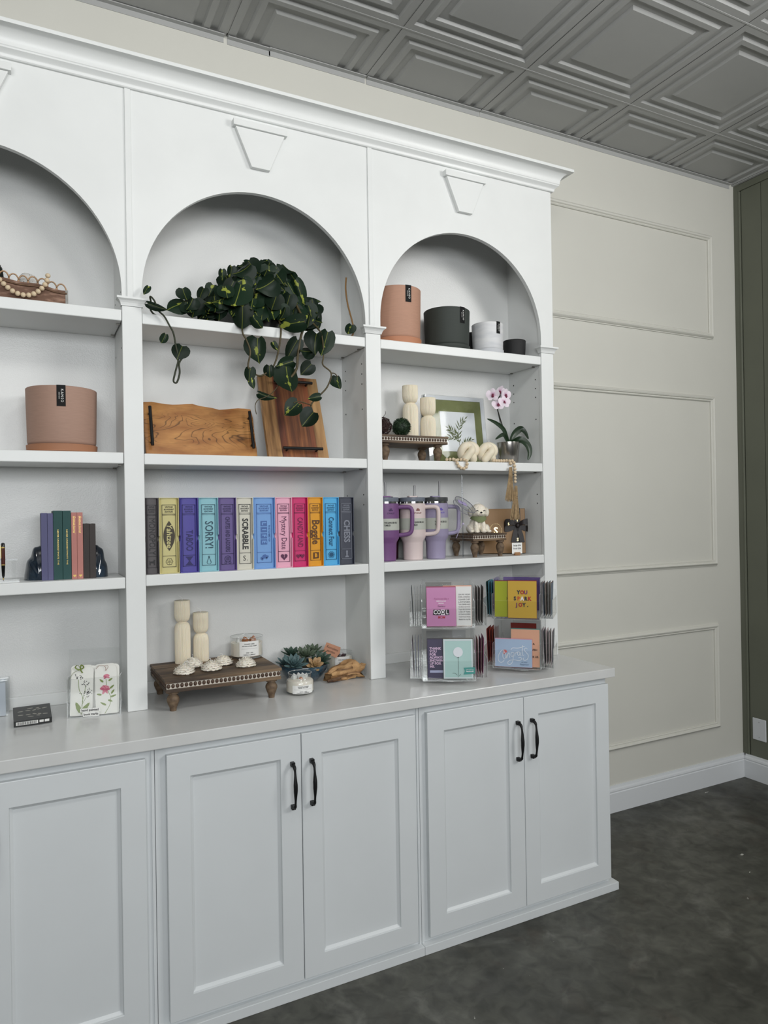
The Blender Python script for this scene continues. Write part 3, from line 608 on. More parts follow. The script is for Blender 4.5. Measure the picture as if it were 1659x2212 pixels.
M_mid = wood_mat('warm brown heartwood', rgb(92, 50, 26), rgb(138, 84, 46), rgb(166, 110, 62), 'Z', 20, 4, 0.45, 80, (0.2, 0.5, 0.8), 0.06)
for a, b, m_ in ((-0.123, -0.068, M_sap), (-0.068, -0.042, M_red), (-0.042, 0.058, M_mid), (0.058, 0.078, M_red), (0.078, 0.123, M_sap)):
    part('plank', MB().box(a, b, 0, th, 0, la), m_, ac)
for z in (0.028, 0.322): bar_handle(ac, 'bar_handle', (-0.07, -0.024, z), (0.092, -0.024, z), 0.0245)

# ---- row of game boxes dressed as books
GB = [('mono', 0.3325, 0.3775, (84, 80, 82), (30, 28, 31), 'charcoal grey boxed game reading MONOPOLY, first on the shelf against the pilaster'),
      ('yah', 0.379, 0.4455, (206, 196, 138), (58, 50, 34), 'pale yellow boxed game with a dark pointed emblem on its spine'),
      ('taboo', 0.4485, 0.5125, (82, 76, 158), (36, 32, 92), 'deep violet boxed game with an hourglass on its spine'),
      ('sorry', 0.5145, 0.583, (142, 194, 206), (40, 74, 90), 'pale aqua boxed game with large SORRY! lettering'),
      ('chutes', 0.584, 0.648, (104, 88, 144), (44, 34, 80), 'dusty purple boxed game with long lettering CHUTES AND LADDERS'),
      ('scr', 0.649, 0.711, (214, 211, 197), (40, 40, 40), 'off-white boxed game with bold black SCRABBLE lettering'),
      ('life', 0.712, 0.793, (120, 164, 220), (70, 104, 164), 'widest boxed game, sky blue with LIFE in square blocks'),
      ('myst', 0.795, 0.86, (236, 174, 196), (84, 36, 72), 'light pink boxed game with a heart at the foot of its spine'),
      ('candy', 0.8605, 0.9225, (206, 44, 110), (110, 18, 66), 'hot pink boxed game between the light pink and orange ones'),
      ('bog', 0.9235, 0.984, (226, 156, 30), (90, 54, 14), 'orange yellow boxed game with a dark B emblem'),
      ('c4', 0.9855, 1.0505, (84, 176, 226), (18, 78, 116), 'bright cyan blue boxed game with a dotted disc emblem'),
      ('chess', 1.0515, 1.114, (62, 66, 80), (124, 128, 140), 'dark slate boxed game with grey CHESS lettering, last in the row')]
def emblem(kind, cx, cz, r_):
    mb = MB(); y0, y1 = -0.0004, 0.0004
    def disc(x, z, q, n=16): mb.prism([(x + q * math.cos(2 * PI * k / n), z + q * math.sin(2 * PI * k / n)) for k in range(n)], y0, y1)
    def ring(x, z, q, t, n=20, a0=0, a1=2 * PI):
        for k in range(n):
            a, b = a0 + (a1 - a0) * k / n, a0 + (a1 - a0) * (k + 1) / n
            mb.prism([(x + q * math.cos(a), z + q * math.sin(a)), (x + (q + t) * math.cos(a), z + (q + t) * math.sin(a)), (x + (q + t) * math.cos(b), z + (q + t) * math.sin(b)), (x + q * math.cos(b), z + q * math.sin(b))], y0, y1)
    def poly(P): mb.prism([(cx + r_ * a, cz + r_ * b) for a, b in P], y0, y1)
    def heart(x, z, q): mb.prism([(x + q * 0.06 * 16 * math.sin(t) ** 3, z + q * 0.06 * (13 * math.cos(t) - 5 * math.cos(2 * t) - 2 * math.cos(3 * t) - math.cos(4 * t))) for t in [-2 * PI * k / 24 for k in range(24)]], y0, y1)
    if kind == 'yah':
        ring(cx, cz, r_ * 0.9, r_ * 0.1, 6)
        for k in range(3): a = PI / 6 + 2 * PI * k / 3; mb.prism([(cx + r_ * 0.05 * math.cos(a + PI / 2), cz + r_ * 0.05 * math.sin(a + PI / 2)), (cx + r_ * 0.05 * math.cos(a - PI / 2), cz + r_ * 0.05 * math.sin(a - PI / 2)), (cx + r_ * math.cos(a), cz + r_ * math.sin(a))], y0, y1)
        for dx, dz in ((0, 0.45), (-0.4, -0.2), (0.4, -0.2)): disc(cx + r_ * dx, cz + r_ * dz, r_ * 0.12, 8)
    elif kind == 'taboo': poly([(-0.8, 1), (-0.1, 0), (0.1, 0), (0.8, 1)][::-1]); poly([(-0.8, -1), (0.8, -1), (0.1, 0), (-0.1, 0)]); poly([(-1, 1), (1, 1), (1, 1.2), (-1, 1.2)]); poly([(-1, -1.2), (1, -1.2), (1, -1), (-1, -1)])
    elif kind == 'sorry': ring(cx, cz - r_ * 0.55, r_ * 0.55, r_ * 0.1, 18, PI, 2 * PI); poly([(-0.65, -0.6), (-0.5, -0.6), (0.05, 0.9), (-0.08, 0.9)]); poly([(0.5, -0.6), (0.65, -0.6), (0.08, 0.9), (-0.05, 0.9)]); ring(cx, cz + r_ * 0.95, r_ * 0.15, r_ * 0.1, 12)
    elif kind == 'chutes':
        ring(cx, cz + 0.1 * r_, r_ * 0.8, r_ * 0.14)
        for k in range(5): poly([(-0.5, -0.35 + 0.22 * k), (0.5, -0.35 + 0.22 * k), (0.5, -0.27 + 0.22 * k), (-0.5, -0.27 + 0.22 * k)])
        ring(cx - r_ * 0.6, cz - r_, r_ * 0.25, r_ * 0.12, 10); ring(cx + r_ * 0.6, cz - r_, r_ * 0.25, r_ * 0.12, 10)
    elif kind == 'life': poly([(-1.2, -0.5), (0.9, -0.1), (1.2, 0.2), (1.1, 0.6), (0.6, 0.6), (0.2, 0.95), (-0.5, 0.75), (-0.7, 0.3), (-1.2, 0.1)]); disc(cx - r_ * 0.7, cz - r_ * 0.5, r_ * 0.28); disc(cx + r_ * 0.6, cz - r_ * 0.2, r_ * 0.28)
    elif kind == 'myst': heart(cx, cz, r_ * 1.1)
    elif kind == 'candy': heart(cx - r_ * 0.62, cz, r_ * 0.75); heart(cx + r_ * 0.62, cz, r_ * 0.75)
    elif kind == 'bog': poly([(-0.9, -1.05), (0.95, -0.9), (1.0, 0.95), (-0.85, 0.9)])
    elif kind == 'c4':
        disc(cx, cz, r_ * 0.7)
        for k in range(14): disc(cx + r_ * 0.95 * math.cos(2 * PI * k / 14), cz + r_ * 0.95 * math.sin(2 * PI * k / 14), r_ * 0.14, 6)
    elif kind == 'chess': disc(cx, cz + r_ * 0.8, r_ * 0.33); poly([(-0.3, 0.4), (0.3, 0.4), (0.2, -0.5), (-0.2, -0.5)][::-1]); poly([(-0.6, -1), (0.6, -1), (0.5, -0.5), (-0.5, -0.5)]); poly([(-0.35, 0.35), (0.35, 0.35), (0.35, 0.5), (-0.35, 0.5)])
    elif kind == 'mono': poly([(-1, -1), (-0.6, -1), (-0.6, -0.3), (0.5, -0.3), (0.5, -1), (0.9, -1), (0.9, 0.4), (1.1, 0.8), (0.7, 1), (0.4, 0.4), (-0.8, 0.3), (-1, 0.8)])
    return mb
for kind, x0, x1, col, ink, lab in GB:
    w_ = x1 - x0; cx = (x0 + x1) / 2; yf = -0.236; H = 0.262; dep = 0.196
    m_c = mat('box board ' + kind, rgb(*col), 0.5); m_d = mat('spine cloth ' + kind, rgb(*[int(c * 0.97) for c in col]), 0.55, bump=0.1, bscale=500); m_i = mat('spine ink ' + kind, rgb(*ink), 0.5)
    g = thing('boxed_game', lab, 'boxed game', (cx, yf, S3 + 0.0003), group='boxed games shelved like books')
    t_ = 0.0022; hw = w_ / 2
    side = [(0, 0), (dep, 0), (dep, H), (0, H)] + [(0.010 * math.sin(PI * k / 8), 0.140 + 0.010 * math.cos(PI * k / 8) - 0.02) for k in range(9)]
    sc = MB().prism(side, -hw, -hw + t_, 'YZ').prism(side, hw - t_, hw, 'YZ').box(-hw + t_, hw - t_, 0, dep, 0, t_).box(-hw + t_, hw - t_, 0, dep, H - t_, H).box(-hw + t_, hw - t_, dep - t_, dep, t_, H - t_)
    part('slipcase', sc, m_c, g)
    bx = hw - t_ - 0.0008; y0 = 0.003; N = 8
    prof = [(-bx, dep - t_ - 0.001), (-bx, y0 + 0.006)] + [(-bx * math.cos(PI * k / N), y0 + 0.006 * (1 - math.sin(PI * k / N))) for k in range(1, N)] + [(bx, y0 + 0.006), (bx, dep - t_ - 0.001)]
    bkp = part('book_spine', MB().prism(prof, t_ + 0.0003, H - t_ - 0.0003, 'XY'), m_d, g, smooth=40)
    ys = y0 - 0.0005; b_ = hw * 0.70; ru = MB(); lw = 0.0008
    def rect(z0, z1, b_=b_):
        for (xa, xb, za, zb) in ((-b_, b_, z0, z0 + 2 * lw), (-b_, b_, z1 - 2 * lw, z1), (-b_, -b_ + 1.6 * lw, z0, z1), (b_ - 1.6 * lw, b_, z0, z1)): ru.box(xa, xb, ys - 0.0002, ys + 0.0022, za, zb)
    rect(0.022, 0.238); ru.box(-b_, b_, ys - 0.0002, ys + 0.0018, 0.060, 0.0614); ru.box(-b_, b_, ys - 0.0002, ys + 0.0018, 0.205, 0.2064); ru.box(-b_, b_, ys - 0.0002, ys + 0.0018, 0.2012, 0.2024)
    part('spine_rules', ru, m_i, g)
    for j, wd in enumerate(('VINTAGE', 'BOOKSHELF', 'EDITION')):
        text(wd, (0, ys - 0.0003, 0.2295 - 0.0082 * j), 0.0078, m_i, g, fit=hw * (0.98 if j == 1 else 0.80), bold=0.0002, name='edition_lettering')
    ye = ys - 0.0004
    if kind != 'scr': part('emblem', emblem(kind, 0, 0.041, min(0.0125, hw * 0.42)).xf(Matrix.Translation((0, ye, 0))), m_i, g)
    zc = 0.130
    def title(s, size, fit, x=0.0, z=zc, m=None, bold=0.0004, sh=0): text(s, (x, ye - 0.0004, z), size, m or m_i, g, XD, fit=fit, bold=bold, shear=sh, name='title_lettering')
    if kind == 'mono': title('MONOPOLY', 0.030, 0.125, bold=0.0); 
    elif kind == 'yah':
        P = []; NN = 14
        for k in range(NN + 1): t = k / NN; P.append((-(0.0195 * math.sin(PI * t) ** 0.9), 0.130 + 0.052 - 0.104 * t))
        for k in range(NN - 1, 0, -1): t = k / NN; P.append(((0.0195 * math.sin(PI * t) ** 0.9), 0.130 + 0.052 - 0.104 * t))
        part('emblem_plaque', MB().prism(P, ye - 0.0003, ye + 0.0003), m_i, g); title('Yahtzee', 0.026, 0.082, m=m_d, sh=0.15)
    elif kind == 'taboo': title('TABOO', 0.034, 0.072, z=0.112)
    elif kind == 'sorry': title('SORRY!', 0.040, 0.096)
    elif kind == 'chutes': title('CHUTES AND LADDERS', 0.022, 0.126)
    elif kind == 'scr': title('SCRABBLE', 0.030, 0.112, bold=0.0009); text('S', (-0.003, ye, 0.041), 0.026, m_i, g, name='emblem'); text('1', (0.008, ye, 0.034), 0.009, m_i, g, name='emblem')
    elif kind == 'life':
        for j, ch in enumerate('LIFE'):
            zc_ = 0.166 - 0.0225 * j; part('letter_block', MB().box(-0.0135, 0.0105, ye, ye + 0.0006, zc_ - 0.0095, zc_ + 0.0095), m_i, g); text(ch, (-0.0015, ye - 0.0004, zc_), 0.022, m_c, g, XD, bold=0.0006, name='title_lettering')
        title('THE GAME OF', 0.008, 0.062, x=0.0185, bold=0.0002)
    elif kind == 'myst': title('Mystery Date', 0.030, 0.122, bold=0.0); text('?', (0, ye - 0.001, 0.0415), 0.012, m_c, g, name='emblem_mark')
    elif kind == 'candy': title('CANDY LAND', 0.030, 0.112)
    elif kind == 'bog': title('Boggle', 0.042, 0.092, bold=0.001); text('B', (0, ye - 0.001, 0.0405), 0.019, m_c, g, bold=0.0008, name='emblem_mark')
    elif kind == 'c4': title('Connect Four', 0.030, 0.112, bold=0.0007)
    elif kind == 'chess': title('CHESS', 0.034, 0.088, bold=0.0012)

# ---- counter, middle bay: carved riser with candles
M_rw = wood_mat('weathered brown wood', rgb(62, 48, 36), rgb(98, 78, 58), rgb(126, 104, 80), 'X', 12, 4, 0.6, 60, (0.25, 0.5, 0.8), 0.15)
M_rleg = mat('worn turned wood', rgb(78, 60, 44), 0.65, col2=rgb(122, 102, 80), nscale=70, bump=0.3, bscale=90)
M_wash = mat('whitewash', rgb(206, 198, 186), 0.8, noise=0.15, nscale=80); M_rb = mat('brown bead', rgb(74, 54, 40), 0.5)
bead_r = MB().sphere((0, 0, 0), (0.0052, 0.0034, 0.0062), 10, 6).mesh('bead', M_rb, 80)
def leg_prof(h, r): return [(r * 0.5, 0), (r * 0.52, 0.06 * h), (r * 0.58, 0.18 * h), (r * 0.8, 0.34 * h), (r * 1.0, 0.52 * h), (r * 1.0, 0.64 * h), (r * 0.8, 0.76 * h), (r * 0.62, 0.82 * h), (r * 0.62, 0.86 * h), (r * 0.95, 0.89 * h), (r * 0.95, 1.0 * h)]
def riser(loc, w, d, hl, ht, lab, feet_in=0.045, legr=0.02, rz=0.0, pitch=0.0142, rear=True, name='wooden_riser', label_group=None, poly=None, feet=None):
    t = thing(name, lab, 'riser', loc, rz, group=label_group); hw, hd = w / 2, d / 2
    b0 = hl; 
    part('lower_frame', MB().box(-hw + 0.002, hw - 0.002, -hd + 0.002, hd - 0.002, b0, b0 + ht * 0.30), M_rw, t, bevel=0.0015)
    tr = part('bead_trim', MB().box(-hw + 0.005, hw - 0.005, -hd + 0.005, hd - 0.005, b0 + ht * 0.30, b0 + ht * 0.76), M_wash, t)
    zb = b0 + ht * 0.53; sc = ht * 0.22 / 0.0062
    def row(p, q, rot):
        L_ = (Vector(q) - Vector(p)).length; n = max(2, int(L_ / pitch))
        for k in range(n):
            c = Vector(p).lerp(Vector(q), (k + 0.5) / n); o = link('bead', bead_r, tr, c, (0, 0, rot)); o.scale = (sc * 0.8, sc * 0.9, sc * 0.82)
    row((-hw + 0.004, -hd + 0.0045, zb), (hw - 0.004, -hd + 0.0045, zb), 0)
    row((-hw + 0.0045, -hd + 0.006, zb), (-hw + 0.0045, hd - 0.006, zb), PI / 2); row((hw - 0.0045, -hd + 0.006, zb), (hw - 0.0045, hd - 0.006, zb), PI / 2)
    n = 3
    for k in range(n):
        part('top_plank', MB().box(-hw, hw, -hd + d * k / n + 0.0003, -hd + d * (k + 1) / n - 0.0003, b0 + ht * 0.76, b0 + ht), M_rw, t, bevel=0.0012)
    lm = MB().lathe(leg_prof(hl, legr), 20).mesh('leg', M_rleg, 50)
    for (x, y) in (feet or [(-hw + feet_in, -hd + feet_in), (hw - feet_in, -hd + feet_in), (-hw + feet_in, hd - feet_in), (hw - feet_in, hd - feet_in)]): link('leg', lm, t, (x, y, 0))
    return t
RZ = 1.0215
riser((0.574, -0.1835, ZT + 0.0003), 0.402, 0.318, 0.066, RZ - ZT - 0.066 - 0.0005, 'long low wooden riser with beaded edge holding the flower candles', feet_in=0.030, legr=0.021)
def ribbed_candle(loc, H, neck, r, lab, grp, wick=True):
    t = thing('ribbed_pillar_candle', lab, 'candle', loc, group=grp)
    rn = r * 0.56; q = r * 0.62
    pr = [(r * 0.97, 0), (r, 0.002)] + [(r, (neck - q * 1.5) * k / 3) for k in (1, 2, 3)]
    pr += [(rn + (r - rn) * math.cos(a), neck - q * 1.5 + q * 1.4 * math.sin(a)) for a in (0.4, 0.75, 1.05, 1.3, 1.5)] + [(rn, neck)]
    pr += [(rn + (r - rn) * math.cos(a), neck + q * 1.5 - q * 1.4 * math.sin(a)) for a in (1.5, 1.3, 1.05, 0.75, 0.4)]
    pr += [(r, neck + q * 1.5), (r, (neck + q * 1.5 + H) / 2), (r, H - 0.001), (r * 0.96, H)]
    part('wax_body', MB().lathe(pr, 200, fn=lambda a, r_, z: 1 + 0.032 * math.cos(40 * a)), M_wax, t, smooth=70)
    if wick: part('wick', MB().tube(smoothpts([(0, 0, H), (0.001, 0, H + 0.008), (-0.006, 0, H + 0.014), (-0.014, 0, H + 0.018)], 4), 0.0009, 5), M_paper, t)
    return t
ribbed_candle((0.484, -0.070, RZ + 0.0003), 0.232, 0.152, 0.0275, 'taller ivory ribbed hourglass candle on the counter riser', 'ivory ribbed candles')
ribbed_candle((0.553, -0.064, RZ + 0.0003), 0.182, 0.104, 0.0275, 'shorter ivory ribbed candle with bent wick on the counter riser', 'ivory ribbed candles')
def peony(loc, rz, lab, proto=[]):
    if proto: return dup(proto[0], loc, rz, lab)
    t = thing('flower_candle', lab, 'candle', loc, rz, group='white peony candles'); rr = random.Random(3); mb = MB().lathe([(0.030, 0), (0.034, 0.003), (0.032, 0.010), (0.024, 0.020), (0.012, 0.026), (0, 0.027)], 24)
    def petal(a, r0, z0, L_, W_, lift):
        vs = []; n = 5
        for j in range(5):
            u = j / 4.0; wv = W_ * math.sin(PI * (0.18 + 0.72 * u)) ** 0.8
            for k in range(n):
                v = (k - 2) / 2.0; rad = r0 + L_ * u * math.cos(lift) - 0.0022 * v * v + 0.0012 * math.sin(8 * v + 3 * a) * u; h = z0 + L_ * u * math.sin(lift) - 0.002 * abs(v) ** 2 + 0.0012 * u * math.sin(7 * v + a * 5)
                vs.append((rad * math.cos(a) - wv * v * math.sin(a), rad * math.sin(a) + wv * v * math.cos(a), h))
        fs = [(j * n + k, j * n + k + 1, (j + 1) * n + k + 1, (j + 1) * n + k) for j in range(4) for k in range(n - 1)]; mb.add(vs, fs)
    for (cnt, r0, z0, L_, W_, lift) in ((13, 0.029, 0.001, 0.010, 0.0105, 0.45), (14, 0.029, 0.006, 0.010, 0.0095, 0.75), (13, 0.025, 0.011, 0.010, 0.0090, 0.9), (12, 0.020, 0.016, 0.010, 0.0085, 1.0), (10, 0.014, 0.020, 0.010, 0.0075, 1.05), (8, 0.009, 0.022, 0.010, 0.0065, 1.15), (6, 0.004, 0.024, 0.009, 0.005, 1.25)):
        for k in range(cnt): petal(2 * PI * (k + rr.uniform(-0.2, 0.2)) / cnt, r0, z0, L_ * rr.uniform(0.85, 1.15), W_ * rr.uniform(0.9, 1.25), lift + rr.uniform(-0.12, 0.12))
    part('petals', mb, M_waxw, t, smooth=60)
    part('wick', MB().tube(smoothpts([(0, 0, 0.026), (0.001, 0, 0.037), (0.008, 0, 0.040), (0.016, 0.002, 0.041)], 4), 0.0009, 5), M_paper, t); proto.append(t); return t
for (x, y, rz, lab) in ((0.452, -0.253, 0.2, 'white peony candle nearest the left front corner of the riser'), (0.503, -0.155, 1.4, 'white peony candle at the foot of the tall ribbed candle'), (0.548, -0.243, 2.5, 'middle white peony candle at the front of the riser'), (0.607, -0.172, 3.7, 'white peony candle set back behind the middle one'), (0.672, -0.247, 5.0, 'white peony candle in front of the wide glass candle')):
    peony((x, y, RZ + 0.0005), rz, lab)
M_citr = mat('amber crystal', rgb(150, 92, 50), 0.2, noise=0.4, nscale=60, coat=0.5); M_quartz = mat('clear quartz', rgb(206, 208, 206), 0.12, noise=0.1, nscale=60, coat=0.5); M_ameth = mat('dark purple crystal', rgb(58, 36, 48), 0.2, noise=0.4, nscale=60, coat=0.4)
def crystal_mb(h, r, seed):
    rr = random.Random(seed); return MB().lathe([(r * 0.7, 0), (r, h * 0.25), (r * 0.85, h * 0.6), (0.0005, h)], 6, fn=lambda a, q, z: 1 + 0.25 * math.sin(2 * a + seed))
def glass_candle(loc, r, h, wax_h, lab, lines, crystals, lip=0.0, rz=0.0, lw=1.25, fs=0.0055):
    t = thing('glass_jar_candle', lab, 'candle', loc, rz, group='glass candles with crystals')
    if lip:
        pr = [(r * 0.86, 0), (r, 0.006), (r, h * 0.58), (r * 0.95, h * 0.66), (r * 0.80, h * 0.74), (r * 0.78, h * 0.80), (r * 0.84, h * 0.98), (r * 0.84, h)]
    else: pr = [(r * 0.9, 0), (r, 0.005), (r, h)]
    gl = MB().lathe(pr, 48, cap1=False); part('glass', gl, M_glass, t, smooth=40)
    part('rim', MB().tube([(pr[-1][0] * math.cos(2 * PI * k / 40), pr[-1][0] * math.sin(2 * PI * k / 40), h) for k in range(40)], 0.0011, 6, closed=True), M_edge, t, smooth=80)
    part('wax', MB().lathe([(r * 0.85, 0.006), (r * 0.965, 0.010)] + [(min(r * 0.965, q[0] * 0.965), q[1]) for q in pr[2:] if q[1] < wax_h] + [(r * 0.78 if lip and wax_h > h * 0.7 else r * 0.965, wax_h), (0, wax_h)], 40), M_waxw, t, smooth=40)
    n = 20; hz = (pr[2][1] if lip else h); z0, z1 = hz * 0.16, hz * 0.86; vs = []
    for z in (z0, z1):
        for k in range(n + 1): a = -PI / 2 + lw * (k / n - 0.5); vs.append(((r + 0.0006) * math.cos(a), (r + 0.0006) * math.sin(a), z))
    part('paper_label', MB().add(vs, [(k, k + 1, k + n + 2, k + n + 1) for k in range(n)]), M_paper, t, smooth=60)
    for (s_, zf, fsz, w_) in lines: text(s_, (0, 0, z0 + (z1 - z0) * zf), fs * fsz, M_ink, t, fit=r * lw * w_, wrap=r + 0.0011, name='label_lettering', bold=0.0001)
    for (x, y, h_, r_, m_, seed) in crystals: part('crystal', crystal_mb(h_, r_, seed).xf(Matrix.Translation((x, y, wax_h - 0.002)) @ Matrix.Rotation(0.35 * math.sin(seed), 4, 'X') @ Matrix.Rotation(0.4 * math.cos(seed * 2), 4, 'Y')), m_, t)
    return t
glass_candle((0.722, -0.0835, RZ + 0.0003), 0.0615, 0.080, 0.058, 'wide glass candle topped with amber crystals at the back of the riser', [('SUGARED SUEDE', 0.82, 1, 0.5), ('AND MOUNTAIN CREAM', 0.68, 1, 0.74), ('__________________', 0.54, 0.8, 0.8), ('OAK + ASH', 0.24, 1.1, 0.34), ('CANDLE COMPANY', 0.10, 1.1, 0.6)], [(-0.03, 0, 0.026, 0.010, M_quartz, 1), (-0.005, -0.01, 0.028, 0.011, M_citr, 2), (0.018, 0.0, 0.022, 0.012, M_citr, 3), (0.03, 0.01, 0.024, 0.011, mat('rose crystal', rgb(186, 140, 124), 0.2), 4), (0.008, 0.02, 0.02, 0.010, M_quartz, 5)], rz=-0.1)
glass_candle((0.856, -0.303, ZT + 0.0003), 0.0505, 0.074, 0.052, 'small glass jar candle with clear crystals in front of the blue bowl', [('WILDFLOWERS', 0.84, 1, 0.52), ('AND ROSES', 0.70, 1, 0.46), ('______________', 0.56, 0.8, 0.85), ('OAK + ASH', 0.26, 1, 0.34), ('CANDLE COMPANY', 0.10, 1, 0.6)], [(-0.02, 0, 0.026, 0.010, M_quartz, 1), (0.012, -0.008, 0.03, 0.008, M_quartz, 2), (0.0, -0.012, 0.012, 0.008, M_citr, 3), (0.0, 0.012, 0.022, 0.012, M_quartz, 4), (0.022, 0.006, 0.02, 0.01, M_quartz, 6)], lip=1, rz=-0.1, lw=1.6, fs=0.005)
glass_candle((1.112, -0.083, ZT + 0.0003), 0.050, 0.088, 0.068, 'glass candle with dark crystals behind the driftwood', [('GREEN MOSS AND', 0.8, 1, 0.6), ('CASHMERE', 0.62, 1, 0.5)], [(-0.01, -0.01, 0.024, 0.012, M_ameth, 1), (0.014, 0.0, 0.018, 0.011, M_ameth, 2), (-0.026, 0.01, 0.016, 0.009, M_ameth, 3)], rz=-0.2)

# ---- bowl of succulents
sb = thing('succulent_bowl', 'deep blue glazed bowl planted with succulents on the counter', 'planter', (0.936, -0.128, ZT + 0.0003))
M_glaze = mat('blue reactive glaze', rgb(20, 44, 62), 0.18, col2=rgb(48, 78, 92), nscale=220, coat=0.6)
part('bowl', MB().lathe([(0.048, 0), (0.054, 0.003), (0.075, 0.022), (0.092, 0.048), (0.0975, 0.064), (0.0965, 0.0675), (0.093, 0.066), (0.088, 0.05), (0.03, 0.046)], 48), M_glaze, sb, smooth=40)
part('soil', MB().lathe([(0.091, 0.056), (0.05, 0.060), (0, 0.062)], 32), mat('gritty soil', rgb(40, 34, 28), 0.95, col2=rgb(96, 84, 72), nscale=160, bump=0.8, bscale=120), sb)
def succ_leaf(name, m_, pointy):
    vs = []; n = 6; T = [0, 0.2, 0.45, 0.7, 0.88, 1.0]; W = [0.10, 0.17, 0.24, 0.25, 0.15, 0.0] if not pointy else [0.10, 0.15, 0.19, 0.17, 0.09, 0.0]
    for t, w_ in zip(T, W):
        for k in range(n):
            a = 2 * PI * k / n; vs.append((w_ * math.cos(a), t, 0.09 * math.sin(a) * (w_ / 0.25) ** 0.5 + 0.16 * t * t + 0.25 * w_ * abs(math.cos(a))))
    fs = [(j * n + k, j * n + (k + 1) % n, (j + 1) * n + (k + 1) % n, (j + 1) * n + k) for j in range(5) for k in range(n)]
    return MB().add(vs, fs).mesh(name, m_, 60)
ML = [mat('blue green succulent', rgb(74, 98, 100), 0.55, noise=0.2, nscale=1.5), mat('grey green succulent', rgb(78, 92, 74), 0.55, noise=0.25, nscale=1.5), mat('pale green succulent', rgb(124, 132, 92), 0.5, col2=rgb(178, 128, 90), nscale=1.2), mat('dark green succulent', rgb(54, 76, 64), 0.55, noise=0.2, nscale=1.5)]
SL = [succ_leaf('leaf', m_, i != 2) for i, m_ in enumerate(ML)]
for (x, y, z, r_, k, tilt, n) in ((-0.058, -0.050, 0.074, 0.060, 0, 0.5, 30), (0.022, -0.062, 0.066, 0.044, 2, 0.75, 20), (0.006, 0.000, 0.094, 0.058, 1, 0.25, 24), (0.066, -0.02, 0.076, 0.052, 3, 0.45, 26), (-0.03, 0.05, 0.094, 0.056, 3, 0.1, 22), (0.058, 0.045, 0.096, 0.056, 1, 0.2, 22), (-0.07, 0.02, 0.07, 0.045, 0, 0.2, 20)):
    ro = part('rosette', MB().lathe([(0.006, 0), (0.007, max(0.006, z - 0.062)), (0.001, max(0.008, z - 0.054))], 8), ML[k], sb, loc=(x, y, 0.060))
    base = Vector((0, 0, max(0.004, z - 0.064)))
    for j in range(n):
        a = j * 2.39996; t = j / n; l = r_ * (0.42 + 0.62 * t); el = math.radians(78 - 66 * t)
        o = link('leaf', SL[k], ro)
        o.matrix_local = Matrix.Translation(base) @ Matrix.Rotation(tilt, 4, 'X') @ Matrix.Rotation(a, 4, 'Z') @ Matrix.Rotation(el, 4, 'X') @ Matrix.Diagonal((l * 0.95, l, l * 0.8, 1))
pt = thing('plant_tag', 'small peach paper tag with handwriting stuck in the succulents', 'tag', (1.038, -0.118, 0.9765)); pt.rotation_euler = (0, math.radians(24), -0.4)
part('tag_card', MB().prism([(-0.030, 0.03), (0.030, 0.026), (0.036, 0.050), (0.030, 0.072), (-0.030, 0.070)], -0.0004, 0.0004), mat('peach card', rgb(190, 138, 110), 0.7), pt)
part('tag_stick', MB().box(-0.002, 0.002, 0.0005, 0.002, -0.02, 0.06), M_cord, pt)
text('Succulent\ngarden', (0, -0.0009, 0.049), 0.014, M_ink, pt, shear=0.3, fit=0.05, name='handwriting')
dw = thing('driftwood', 'chunk of weathered golden driftwood lying beside the blue bowl', 'driftwood', (1.070, -0.196, ZT + 0.0003))
rr = random.Random(11); mb = MB(); N = 22; vs = []
for i in range(N + 1):
    u = i / N; x = -0.060 + 0.142 * u; hh = (0.034 + 0.036 * min(1, u * 1.9)) * (1 - 0.10 * max(0, u - 0.8) * 5); wd = 0.016 + 0.016 * math.sin(PI * (0.2 + 0.7 * u)); sk = 0.9 if i in (0, N) else 1.0
    for k in range(18):
        a = 2 * PI * k / 18; rdg = (1 + 0.13 * (1 if (k + int(2.2 * math.sin(4 * u + k))) % 3 else -1) + 0.08 * math.sin(9 * a - 7 * u) + rr.uniform(-0.06, 0.06)) * sk
        vs.append((x + 0.014 * math.sin(3 * a + 1) * (1 if i in (0, N) else 0.3) + 0.004 * math.sin(7 * a), 0.008 * math.sin(4 * u) + wd * math.cos(a) * rdg, max(0.0, hh / 2 + hh / 2 * math.sin(a) * min(rdg, 1.1) + 0.004 * math.sin(11 * u))))
fs = [(i * 18 + k, (i + 1) * 18 + k, (i + 1) * 18 + (k + 1) % 18, i * 18 + (k + 1) % 18) for i in range(N) for k in range(18)] + [tuple(range(18)), tuple(reversed(range(N * 18, N * 18 + 18)))]
mb.add(vs, fs); part('wood_chunk', mb, wood_mat('driftwood grain', rgb(70, 46, 28), rgb(150, 112, 72), rgb(186, 148, 102), 'X', 30, 5, 0.7, 60, (0.2, 0.5, 0.8), 0.15, 0.6), dw, smooth=18)
part('side_branch', MB().tube(smoothpts([(-0.02, -0.022, 0.014), (-0.045, -0.028, 0.012), (-0.072, -0.026, 0.008)], 5), [0.011] * 3 + [0.009] * 4 + [0.006] * 4, 8), MATS['driftwood grain'], dw, smooth=40)

